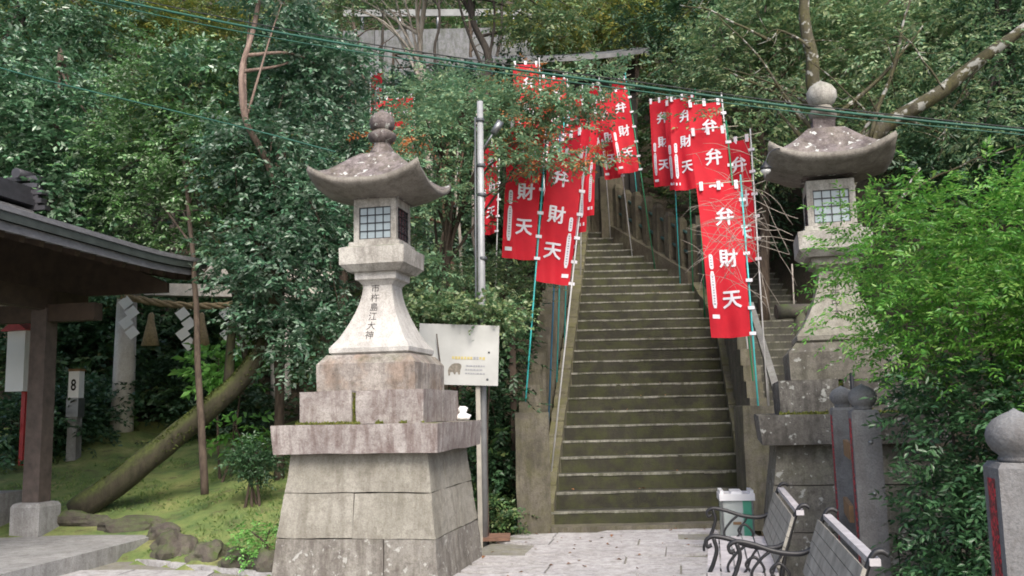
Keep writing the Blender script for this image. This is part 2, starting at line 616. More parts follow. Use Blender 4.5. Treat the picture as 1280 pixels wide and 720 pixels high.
def crown(name, blobs, ncl, per, sig, K, L, ll, lw, mat, parent, flat=.5, droop=.15, shell=.55, nj=.4, spread=.85, keep=None):
    C, A = crown_seeds(blobs, ncl, per, sig, flat, shell)
    if keep is not None:
        mk = keep(C)
        C, A = C[mk], A[mk]
    c, d, n, l = sprays(C, A, K, L, ll, droop, nj, .3, spread)
    return leafmesh(name, c, d, n, l, l * lw, mat, parent)


def limbs(mb, trunk_pts, blobs, count, r0, seed):
    r_ = random.Random(seed)
    for i in range(count):
        b = r_.choice(blobs)
        e = Vector((b[0] + r_.uniform(-.75, .75) * b[3], b[1] + r_.uniform(-.75, .75) * b[4], b[2] + r_.uniform(-.6, .7) * b[5]))
        s_ = trunk_pts[int(len(trunk_pts) * r_.uniform(.35, .98))]
        mid = s_.lerp(e, .5) + Vector((r_.uniform(-.15, .15), r_.uniform(-.15, .15), r_.uniform(.0, .2))) * (e - s_).length * .6
        rr = r0 * r_.uniform(.6, 1)
        branch(mb, [s_, mid, e], rr, rr * .25, 4, 5)


def tree(name, label, tp, tr, blobs, ncl, per, sig, K, L, ll, lw, lmat, bmat, nl=9, cat='tree', group=None, flat=.5, droop=.15, shell=.55, nj=.4, extra=None, keep=None):
    base = Vector(tp[0])
    root = empty(name, base, 0, label, cat, group)
    mb = MB()
    o = -base
    pts = branch(mb, [Vector(p) + o for p in tp], tr[0], tr[1], 6, 9, tr[0] * .35, len(label))
    bl = [(b[0] + o.x, b[1] + o.y, b[2] + o.z, b[3], b[4], b[5]) for b in blobs]
    limbs(mb, pts, bl, nl, tr[1] * .8 + .006, len(label) + 3)
    if extra:
        extra(mb, o)
    mb.build('trunk', bmat, root)
    kp = (lambda C: keep(C - np.array(o))) if keep else None
    crown('crown', bl, ncl, per, sig, K, L, ll, lw, lmat, root, flat, droop, shell, nj, keep=kp)
    return root


# ---- text
_txt = {}


def glyph(ch, bold):
    key = (ch, bold)
    if key not in _txt:
        cu = bpy.data.curves.new('glyph', 'FONT')
        cu.body = ch
        cu.resolution_u = 2
        cu.offset = bold
        cu.align_x = 'CENTER'
        ob = bpy.data.objects.new('glyph', cu)
        col.objects.link(ob)
        dg = bpy.context.evaluated_depsgraph_get()
        dg.update()
        me = bpy.data.meshes.new_from_object(ob.evaluated_get(dg))
        gb = bmesh.new()
        gb.from_mesh(me)
        for lim in (.3, .15, .08):
            es = [e for e in gb.edges if e.calc_length() > lim]
            if es:
                bmesh.ops.subdivide_edges(gb, edges=es, cuts=1)
                bmesh.ops.triangulate(gb, faces=gb.faces)
        gb.verts.index_update()
        vs_ = [(v.co.x, v.co.y - .36) for v in gb.verts]
        fs = [tuple(v.index for v in f.verts) for f in gb.faces]
        gb.free()
        bpy.data.objects.remove(ob)
        bpy.data.curves.remove(cu)
        bpy.data.meshes.remove(me)
        _txt[key] = (vs_, fs)
    return _txt[key]


# ---------------------------------------------------------------- ground and hillside
def sst(a, b, x):
    t = np.clip((x - a) / (b - a), 0, 1)
    return t * t * (3 - 2 * t)


def yborder(x):
    return np.where(x < -1.1, 9.6 - (x + 3.9) * .607, 7.9 + (x + 1.1) * 3.4)


def ground_h(x, y):
    x = np.asarray(x, float)
    y = np.asarray(y, float)
    d = y - yborder(np.clip(x, -4.2, 0.2))
    left = np.where(d > 0, np.minimum(.05 + .02 * d + .20 * np.maximum(0, d - .3), 1.15), -.06) + .86 * np.maximum(0, y - 15.2)
    gap = .04 + .9 * np.maximum(0, y - 12.6)
    left = left + (np.minimum(gap, left) - left) * sst(-1.6, -.5, x) * (d > 0)
    mid = np.maximum(-.06, (y - 11.4) * .571 - .42)
    mid = mid + .35 * np.maximum(0, y - 22)
    right = np.maximum(-.06, (y - 8.8) * .72)
    right = right + np.clip(x - 6, 0, 12) * .12
    a = sst(-.15, .25, x)
    h = left * (1 - a) + mid * a
    b = sst(5.4, 6.3, x)
    h = h * (1 - b) + right * b
    h = np.where(y < 7.2, -.06, h)
    h = np.minimum(h, 30 + .1 * y)
    return h


def gh(x, y):
    return float(ground_h(x, y))


xs = np.unique(np.concatenate([np.linspace(-400, -30, 9), np.linspace(-30, -7, 24), np.linspace(-7, 9, 81), np.linspace(9, 30, 22), np.linspace(30, 400, 9)]))
ys = np.unique(np.concatenate([np.linspace(-400, -10, 8), np.linspace(-10, 7, 9), np.linspace(7, 24, 86), np.linspace(24, 60, 37), np.linspace(60, 500, 9)]))
XX, YY = np.meshgrid(xs, ys, indexing='ij')
ZZ = ground_h(XX, YY)
bump = np.array([noise.noise(Vector((x * .7, y * .7, 3))) for x, y in zip(XX.ravel(), YY.ravel())]).reshape(XX.shape)
on_st = (XX > -.2) & (XX < 6.4) & (YY > 10) & (YY < 22.5)
ZZ = np.where(on_st, ZZ - .3, ZZ)
ZZ = ZZ + bump * np.where(on_st, .04, 1.0) * np.where(YY > 13, .35, np.where((YY > yborder(np.clip(XX, -4.2, .2)) + .4) & (XX < -.6), .07, 0))
nx, ny = XX.shape
gv = np.stack([XX, YY, ZZ], -1).reshape(-1, 3)
ii, jj = np.meshgrid(np.arange(nx - 1), np.arange(ny - 1), indexing='ij')
q = (ii * ny + jj).ravel()
gf = np.stack([q, q + ny, q + ny + 1, q + 1], 1)
me = bpy.data.meshes.new('ground')
me.from_pydata(gv.tolist(), [], gf.tolist())
me.materials.append(MATS['hill_soil'])
me.materials.append(MATS['moss_lawn'])
cx_ = gv[gf].mean(1)
lawn = (cx_[:, 0] < -.7) & (cx_[:, 1] < 15.5) & (cx_[:, 1] > 7) & (cx_[:, 0] > -14)
me.polygons.foreach_set('material_index', lawn.astype(np.int32))
me.polygons.foreach_set('use_smooth', np.ones(len(gf), bool))
ground = bpy.data.objects.new('ground', me)
col.objects.link(ground)
tag(ground, 'mossy ground rising into a wooded hillside', kind='structure')

# ---- pavement: joint sheet with single slabs laid on it, turned with the approach
AX = R(-10)
U = Vector((math.cos(AX), math.sin(AX), 0))
V = Vector((-math.sin(AX), math.cos(AX), 0))


def site(o, u, v, z=0.0):
    return Vector(o) + U * u + V * v + Vector((0, 0, z))


def on_pave(x, y):
    if x < -3.75:
        return y < 8.5 + (x + 4.6) * 4 + 1.2 and y < 10.2
    if x < -1.1:
        return y < 9.55 - (x + 3.9) * .607
    if x < .2:
        return y < 7.85 + (x + 1.1) * 3.0
    if x < 2.35:
        return y < 11.35
    return y < 7.0 and x < 2.2 + (y - 3) * .1


pave = MB()
pv = []
poly = [(-30, -6), (-30, 8.6), (-4.62, 8.6), (-4.1, 10.25), (-3.85, 9.5), (-1.1, 7.85), (-.35, 10.2), (.05, 11.38), (2.75, 11.38), (2.6, 9), (2.35, 6.6), (2.2, 3), (2.6, -6)]
vsb = [pave.bm.verts.new((x, y, -.012)) for x, y in poly]
pave.bm.faces.new(vsb)
bmesh.ops.triangulate(pave.bm, faces=pave.bm.faces)
pavement = tag(pave.build('pavement', 'paving_joint'), 'pale stone paving of the forecourt', kind='structure')
v_ = -6.0
row = 0
while v_ < 13:
    hgt = rnd.choice([.5, .58, .66])
    u_ = -7.0 + rnd.uniform(0, .8)
    while u_ < 5:
        w = rnd.choice([.95, 1.2, 1.4, 1.7])
        c_ = site((0, 0, 0), u_ + w / 2, v_ + hgt / 2)
        cor = [site((0, 0, 0), u_ + a, v_ + b) for a, b in ((.009, .009), (w - .009, .009), (w - .009, hgt - .009), (.009, hgt - .009))]
        if c_.y > 5.4 and sum(on_pave(p.x, p.y) for p in cor) >= 2 and on_pave(c_.x, c_.y) and c_.x > -5.6:
            if not all(on_pave(p.x, p.y) for p in cor):
                cc = c_
                new = []
                for p in cor:
                    t = 1.0
                    while t > .05 and not on_pave(cc.x + (p.x - cc.x) * t, cc.y + (p.y - cc.y) * t):
                        t -= .05
                    new.append(cc + (p - cc) * t)
                cor = new
            mb = MB()
            j = rnd.uniform(-.004, .004)
            lo = [(p.x + rnd.uniform(-.006, .006), p.y + rnd.uniform(-.006, .006), -.03) for p in cor]
            hi = [(p[0], p[1], j + .006 + rnd.uniform(-.002, .002)) for p in lo]
            mb.hexa(lo + hi).bevel(.008)
            mb.build('paving_slab', 'paving', pavement)
        u_ += w
    v_ += hgt
    row += 1
# pale border kerb along the garden
for i in range(4):
    a = Vector((-3.86, 9.6, 0)).lerp(Vector((-2.15, 8.53, 0)), i / 4)
    b = Vector((-3.86, 9.6, 0)).lerp(Vector((-2.15, 8.53, 0)), (i + 1) / 4 - .012)
    mb = MB()
    mb.bar(a + Vector((0, 0, -.01)), b + Vector((0, 0, -.01)), .08, .075).bevel(.008)
    mb.build('kerb_stone', 'paving', pavement)

# ---------------------------------------------------------------- main staircase
RISE, TREAD, Y0 = .20, .35, 11.4
NST = 27


def s_left(k):
    return .43 + (k - 1) * .0505


def s_right(k):
    if k <= 14:
        return 2.79 + (k - 1) * .0585
    if k <= 21:
        return 3.55 - (k - 14) * .012
    return 3.466 - (k - 21) * .225


def s_y(k):
    return Y0 + (k - 1) * TREAD


stairs = empty('stone_staircase', (1.6, Y0, 0), 0, 'long mossy stone staircase climbing the hill between red banners', 'staircase')
for k in range(1, NST + 1):
    xl, xr, y, z = s_left(k) - .1, s_right(k) + .1, s_y(k), k * RISE
    dep = TREAD + .12 if k < NST else 2.2
    mb = MB()
    sk = rnd.uniform(-.006, .006)
    mb.hexa([(xl - 1.6, y - Y0, z - RISE - .01), (xr - 1.6, y - Y0 + sk, z - RISE - .01), (xr - 1.6, y - Y0 + dep, z - RISE - .01), (xl - 1.6, y - Y0 + dep, z - RISE - .01),
             (xl - 1.6, y - Y0, z + sk * .6), (xr - 1.6, y - Y0 + sk, z - sk * .6), (xr - 1.6, y - Y0 + dep, z), (xl - 1.6, y - Y0 + dep, z)])
    mb.bevel(.016, 2).rough(5, .010, 3.5, k)
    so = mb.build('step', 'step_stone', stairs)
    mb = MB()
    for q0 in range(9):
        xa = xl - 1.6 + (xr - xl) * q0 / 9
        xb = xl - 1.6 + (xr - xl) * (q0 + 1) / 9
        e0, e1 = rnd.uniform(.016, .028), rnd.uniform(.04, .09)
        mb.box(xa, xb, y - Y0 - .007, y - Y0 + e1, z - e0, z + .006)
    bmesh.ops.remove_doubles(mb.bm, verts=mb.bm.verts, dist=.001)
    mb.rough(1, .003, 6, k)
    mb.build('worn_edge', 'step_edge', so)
mb = MB()
mb.box(.40 - 1.6, 2.80 - 1.6, -.26, .05, -.05, .055).bevel(.012).rough(4, .008, 4, 3)
mb.build('base_kerb', 'parapet_stone', stairs)

# parapets: end pier, stepped blocks and a mossy sloping curb
for sgn, nm, lab in ((-1, 'left', 'stepped stone parapet with square end pier left of the staircase'), (1, 'right', 'stepped stone parapet with square end pier right of the staircase')):
    fx = s_left if sgn < 0 else s_right
    par = empty('stone_parapet', (fx(1), 11.3, 0), 0, lab, 'parapet')
    ox, oy = fx(1), 11.3

    def X(k, off):
        return fx(k) + sgn * off - ox
    mb = MB()
    if sgn < 0:
        mb.box(-.43, -.02, -.13, .32, -.05, 1.40)
    else:
        mb.box(-.02, .42, -.05, .42, -.05, 1.43)
    mb.bevel(.018, 2).rough(4, .012, 3, 5 + sgn)
    mb.build('end_pier', 'parapet_stone', par)
    nb = 23 if sgn < 0 else 17
    for j in range(nb):
        k = 1 + (j + .35) * 1.09
        y = s_y(k) + .18 - oy
        z1 = 1.47 + (j) * .228 + rnd.uniform(-.015, .015) + .06
        a, b = X(k, .17), X(k, .40 + rnd.uniform(-.015, .015))
        mb = MB()
        x0, x1 = min(a, b), max(a, b)
        mb.box(x0, x1, y, y + .392, z1 - 1.35, z1)
        mb.bevel(.018, 1).rough(2, .010, 4, j)
        mb.build('block', 'parapet_stone', par)
    for j in range(26 if sgn < 0 else 18):
        k0, k1 = 1 + j * .98, 1 + j * .98 + .90
        p = []
        for k in (k0, k1):
            y = s_y(k) - oy
            z = k * RISE
            a, b = X(k, -.02), X(k, .165)
            p.append((min(a, b), max(a, b), y, z))
        (a0, b0, y0, z0), (a1, b1, y1, z1) = p
        mb = MB()
        h = .10 + rnd.uniform(-.02, .03)
        mb.hexa([(a0, y0, z0 - .5), (b0, y0, z0 - .5), (b1, y1, z1 - .5), (a1, y1, z1 - .5), (a0, y0, z0 + h), (b0, y0, z0 + h), (b1, y1, z1 + h), (a1, y1, z1 + h)])
        mb.bevel(.022, 1).rough(1, .016, 5, j)
        mb.build('curb_stone', 'curb_moss', par)

# stone post fence along the upper flight, bending left, with pipe rails
fence = empty('stone_post_fence', (3.4, 18.3, 4.0), 0, 'brown stone post fence with pipe rails along the bend at the stair top', 'fence')
fo = Vector((3.4, 18.3, 4.0))
pA, pB = Vector((3.62, 17.9, 4.0)), Vector((2.42, 20.3, 5.42))
NP = 8
for i in range(NP):
    t = i / (NP - 1)
    p = pA.lerp(pB, t) - fo
    h = 1.05 + rnd.uniform(-.04, .05)
    mb = MB()
    a = .088
    mb.box(-a, a, -a, a, -.3, h - .1)
    mb.frust(-a, a, -a, a, h - .1, -a * .55, a * .55, -a * .55, a * .55, h)
    mb.rough(1, .008, 4, i)
    o = mb.build('post', 'fence_stone', fence, p)
    o.rotation_euler = (0, 0, R(25 + rnd.uniform(-5, 5)))
for hz in (.38, .78):
    for i in range(NP - 1):
        a = pA.lerp(pB, i / (NP - 1)) - fo + Vector((.0, .0, hz))
        b = pA.lerp(pB, (i + 1) / (NP - 1)) - fo + Vector((.0, .0, hz))
        mb = MB()
        mb.tube([a.lerp(b, .1), b.lerp(a, .1)], .032, 8)
        mb.build('rail', 'rail_teal', fence)
mb = MB()
d = (pB - pA)
n_ = Vector((d.y, -d.x, 0)).normalized() * .2
P = []
for e in (pA - fo, pB - fo):
    P.append(e)
a, b = P
mb.hexa([a - n_ + Vector((0, 0, -1.2)), a + n_ + Vector((0, 0, -1.2)), b + n_ + Vector((0, 0, -1.2)), b - n_ + Vector((0, 0, -1.2)), a - n_ + Vector((0, 0, .06)), a + n_ + Vector((0, 0, .06)), b + n_ + Vector((0, 0, .06)), b - n_ + Vector((0, 0, .06))])
mb.bevel(.02).rough(4, .02, 2, 8)
mb.build('fence_base', 'fence_stone', fence)
big = MB()
big.box(-.27, .27, -.2, .2, -.4, 1.25).bevel(.05, 2).rough(4, .02, 2.5, 4)
p = at(765, 262, 20.5)
gate = tag(big.build('stone_gate_post', 'fence_stone', None, (p.x, 20.5, 5.4)), 'thick weathered stone post at the top of the staircase', 'post')
lf = empty('stone_fence_panel', (1.9, 20.9, 5.4), 0, 'short row of narrow stone posts left of the thick stair-top post', 'fence')
for i in range(4):
    mb = MB()
    mb.box(-.1, .1, -.1, .1, -.1, .82 + rnd.uniform(-.03, .03)).bevel(.02).rough(1, .01, 3, i)
    mb.build('post', 'fence_stone', lf, (-.45 + i * .26, -.05 + i * .05, 0))

# second, plainer stair to the right
st2 = empty('side_staircase', (4.2, 12.2, 0), 0, 'grey side staircase of shallow steps behind the right stone lantern', 'staircase')
for k in range(1, 44):
    y = (k - 1) * .262
    z = k * .15
    xl = -.96 + y * .145
    mb = MB()
    mb.box(xl, xl + 2.3, y, y + .34, z - .16, z).bevel(.012).rough(2, .006, 3, k)
    so = mb.build('step', 'step_grey', st2)
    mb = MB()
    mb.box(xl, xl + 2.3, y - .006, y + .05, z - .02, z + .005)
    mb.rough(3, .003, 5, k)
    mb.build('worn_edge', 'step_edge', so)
hr = empty('handrail', (3.4, 12.0, .5), 0, 'plain grey handrail sloping beside the right parapet', 'handrail')
a, b = at(979, 516, 12.0), at(938, 380, 15.2)
o_ = Vector((3.4, 12.0, .5))
mb = MB()
mb.bar(a - o_, b - o_, .10, .07)
mb.bevel(.01)
mb.build('rail', 'concrete', hr)
for t in (.03, .5, .97):
    q_ = a.lerp(b, t) - o_
    mb = MB()
    mb.tube([q_ + Vector((0, 0, -1.0)), q_ + Vector((0, 0, -.03))], .03, 8)
    mb.build('baluster', 'concrete', hr)


# ---------------------------------------------------------------- stone lanterns
def lantern(loc, rz, label, variant):
    L = empty('stone_lantern', loc, rz, label, 'stone lantern', 'pair of tall stone lanterns flanking the stairs')
    dark = variant == 1
    # battered base: three courses of blocks
    zs = [(-.06, .37, .775, .735), (.37, .755, .735, .685), (.755, 1.10, .685, .645)]
    cuts = [([.28], [-.1]), ([-.02], [.12]), ([], [-.2])]
    mats = ['granite_low', 'granite_base', 'granite_base']
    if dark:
        mats = ['granite_drab', 'granite_drab', 'granite_drab']
    for (z0, z1, h0, h1), (cu, cv), mt in zip(zs, cuts, mats):
        us = [-1.0] + [c_ / h0 for c_ in cu] + [1.0]
        vs2 = [-1.0] + [c_ / h0 for c_ in cv] + [1.0]
        for i in range(len(us) - 1):
            for j in range(len(vs2) - 1):
                g = .004
                mb = MB()
                mb.frust(us[i] * h0 + g, us[i + 1] * h0 - g, vs2[j] * h0 + g, vs2[j + 1] * h0 - g, z0 + .003, us[i] * h1 + g, us[i + 1] * h1 - g, vs2[j] * h1 + g, vs2[j + 1] * h1 - g, z1 - .003)
                mb.bevel(.014, 2).rough(4, .009, 4, i + j * 2 + z0 * 9).rough(1, .004, 17, i)
                mb.build('base_block', mt, L)
    mb = MB()
    mb.loft([(.76, 1.10), (.775, 1.35)]).bevel(.012, 2).rough(5, .010, 4, 2)
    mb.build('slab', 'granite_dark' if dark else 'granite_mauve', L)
    # second plinth: stones with open joints
    for u0, u1, w0, w1 in ((-.585, -.085, -.585, .585), (-.045, .585, -.585, .05), (-.045, .585, .06, .585)):
        mb = MB()
        mb.box(u0, u1, w0, w1, 1.353, 1.65).bevel(.014, 2).rough(4, .009, 4, u0)
        mb.build('plinth_stone', 'granite_dark' if dark else 'granite_mauve', L)
    mb = MB()
    mb.box(-.088, -.042, -.54, .54, 1.352, 1.62)
    mb.build('joint_moss', 'curb_moss', L)
    # moss growing in the angle between slab and plinth and in the open joint
    nm = 1500
    mu = rng.uniform(-.60, .60, nm)
    c3 = np.stack([mu, -.60 - np.abs(rng.normal(0, .025, nm)), np.full(nm, 1.352) + np.abs(rng.normal(0, .010, nm))], 1)
    dn_ = np.array([noise.noise(Vector((u * 5, 2.0 * variant, 1.0))) for u in mu])
    c3 = c3[dn_ > -.05]
    c4 = np.stack([rng.uniform(-.085, -.045, 160), np.full(160, -.56), rng.uniform(1.36, 1.63, 160)], 1)
    c3 = np.concatenate([c3, c4])
    d3 = rng.normal(0, .5, c3.shape)
    d3[:, 2] = np.abs(d3[:, 2]) + .4
    leafmesh('moss', c3, d3, rng.normal(0, 1, c3.shape), rng.uniform(.012, .032, len(c3)), .014, 'leaf_moss_bright', L)
    mb = MB()
    mb.loft([(.47, 1.652), (.475, 1.90), (.405, 1.985)]).bevel(.01).rough(4, .006, 4, 6)
    mb.build('plinth', 'granite_drab' if dark else 'granite_tan', L)
    # flared shaft
    prof = [(.36, 1.987), (.388, 2.01), (.392, 2.05), (.375, 2.075)]
    for i in range(1, 13):
        t = i / 12
        prof.append((.145 + (.355 - .145) * (1 - t) ** 1.65, 2.09 + t * (2.66 - 2.09)))
    prof += [(.175, 2.70), (.205, 2.715), (.21, 2.785)]
    mb = MB()
    mb.loft(prof)
    mb.bevel(.006)
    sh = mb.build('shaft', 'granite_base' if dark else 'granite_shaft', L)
    # inscription down the shaft front
    txt = '市杵島江大神' if not dark else '天明年中大'
    for i, ch in enumerate(txt):
        zc = 2.63 - i * .092
        vs_, fs = glyph(ch, .0)
        pts = []
        for (a, b) in vs_:
            z = zc + b * .088
            t = min(1, max(0, (z - 2.09) / .57))
            h = .145 + .21 * (1 - t) ** 1.65
            pts.append((a * .088 - .02, -h - .003, z))
        mb = MB()
        mb.faces(pts, fs)
        mb.build('inscription_character', 'ink', sh)
    # middle platform
    mb = MB()
    mb.loft([(.255, 2.787), (.32, 2.85), (.325, 3.01), (.27, 3.03)]).bevel(.008).rough(2, .004, 4, 2)
    mb.build('platform', 'granite_pale', L)
    mb = MB()
    mb.loft([(.255, 3.032), (.25, 3.075)]).bevel(.006)
    mb.build('fire_box_sill', 'granite_pale', L)
    # fire box: four corner stones, windows between
    z0, z1, h = 3.075, 3.46, .215
    fb = MB()
    for i, j in ((-1, -1), (1, -1), (1, 1), (-1, 1)):
        x0, x1 = sorted((i * h, i * (h - .055)))
        y0, y1 = sorted((j * h, j * (h - .055)))
        fb.box(x0, x1, y0, y1, z0, z1)
    fb.box(-h + .002, h - .002, -h + .002, h - .002, z1 - .045, z1 + .05)
    fb.box(-h + .002, h - .002, -h + .002, h - .002, z0 - .002, z0 + .03)
    fbo = fb.build('fire_box', 'granite_pale', L)
    for a in range(4):
        rot = Matrix.Rotation(a * math.pi / 2, 4, 'Z')
        w = h - .055
        lo, hi = z0 + .03, z1 - .045
        wn_ = empty('window', (0, 0, 0))
        wn_.parent = L
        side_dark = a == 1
        lat = MB()
        for t in (0, 4):
            x = -w + 2 * w * t / 4
            lat.box(x - .007, x + .007, -h + .006, -h + .03, lo, hi)
            z = lo + (hi - lo) * t / 4
            lat.box(-w, w, -h + .005, -h + .029, z - .007, z + .007)
        for t in (1, 2, 3):
            x = -w + 2 * w * t / 4
            lat.box(x - .0045, x + .0045, -h + .009, -h + .028, lo, hi)
            z = lo + (hi - lo) * t / 4
            lat.box(-w, w, -h + .008, -h + .027, z - .0045, z + .0045)
        lo_ = lat.build('lattice', 'lattice_black', wn_)
        pn = MB()
        for i in range(4):
            for j in range(4):
                x0 = -w + 2 * w * i / 4
                x1 = x0 + 2 * w / 4
                a0 = lo + (hi - lo) * j / 4
                a1 = a0 + (hi - lo) / 4
                p1 = MB()
                p1.box(x0 + .003, x1 - .003, -h + .016, -h + .022, a0 + .003, a1 - .003)
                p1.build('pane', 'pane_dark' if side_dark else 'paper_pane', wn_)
        pn.bm.free()
        wn_.matrix_local = rot
    # roof with upswept corners
    N = 12
    ring_t = [0, .12, .3, .5, .68, .82, .93, 1.0]
    half0, half1 = .12, .545
    zt = [3.98, 3.965, 3.90, 3.80, 3.71, 3.655, 3.632, 3.63]
    if dark:
        zt = [4.04, 4.02, 3.93, 3.83, 3.745, 3.70, 3.685, 3.685]
    mb = MB()

    def rp(h, z, lift):
        out = []
        for s4 in range(4):
            for i in range(N):
                t = -1 + 2 * i / N
                p = {0: (t, -1), 1: (1, t), 2: (-t, 1), 3: (-1, -t)}[s4]
                cz = abs(t) ** 2.6
                out.append((p[0] * h, p[1] * h, z + lift * cz))
        return out
    rings = []
    for t, z in zip(ring_t, zt):
        h = half0 + (half1 - half0) * t
        rings.append(rp(h, z, .15 * t ** 2.5))
    e = zt[-1]
    rings.append(rp(.555, e - .05, .15))
    rings.append(rp(.50, e - .075, .12))
    rings.append(rp(.36, e - .11, .03))
    rings.append(rp(.24, e - .13, 0))
    vr = [[mb.bm.verts.new(p) for p in r_] for r_ in rings]
    for ri, (a, b) in enumerate(zip(vr, vr[1:])):
        for k in range(4 * N):
            f = mb.bm.faces.new((a[k], a[(k + 1) % (4 * N)], b[(k + 1) % (4 * N)], b[k]))
            f.material_index = 0 if ri < 7 else 1
            f.smooth = True
    mb.bm.faces.new(vr[0])
    mb.bm.faces.new(vr[-1][::-1])
    mb.rough(0, .010, 7, 1)
    ro = mb.build('roof', 'granite_roof', L)
    ro.data.materials.append(MATS['granite_eave'])
    # finial
    z = zt[0]
    if not dark:
        mb = MB()
        mb.lathe([(.125, -.02), (.13, .0), (.12, .04), (.085, .10), (.08, .125)], 16, (0, 0, z)).rough(0, .006, 9)
        mb.build('finial_neck', 'granite_roof', L)
        mb = MB()
        mb.lathe([(.085, .12), (.125, .15), (.145, .19), (.14, .215), (.10, .24), (.09, .255)], 16, (0, 0, z)).rough(0, .006, 9)
        mb.build('lotus_ring', 'granite_roof', L)
        mb = MB()
        mb.lathe([(.09, .25), (.12, .28), (.128, .33), (.122, .375), (.085, .42), (.035, .45), (.0, .48)], 16, (0, 0, z)).rough(0, .004, 9)
        mb.build('jewel', 'granite_roof', L)
    else:
        mb = MB()
        mb.box(-.10, .10, -.10, .10, z - .02, z + .10).bevel(.02).rough(1, .01, 6)
        mb.build('finial_neck', 'granite_roof', L)
        mb = MB()
        mb.lathe([(.10, .09), (.125, .13), (.13, .17), (.10, .215), (.085, .24)], 16, (0, 0, z)).rough(0, .006, 9)
        mb.build('lotus_ring', 'granite_eave', L)
        mb = MB()
        mb.lathe([(.07, .23), (.115, .27), (.142, .33), (.14, .385), (.105, .44), (.05, .475), (.018, .49), (.0, .51)], 20, (0, 0, z)).rough(0, .004, 9)
        mb.build('jewel', 'granite_pale', L)
        mb = MB()
        mb.bm.free()
    return L


lantern((-1.26, 8.86, 0), R(-12), 'tall stone lantern with mauve-stained plinths left of the staircase', 0)
lantern((3.03, 8.55, 0), R(-13), 'tall stone lantern half hidden by the bright green shrub', 1)

# ---------------------------------------------------------------- banners
FW, FL = .48, 1.78


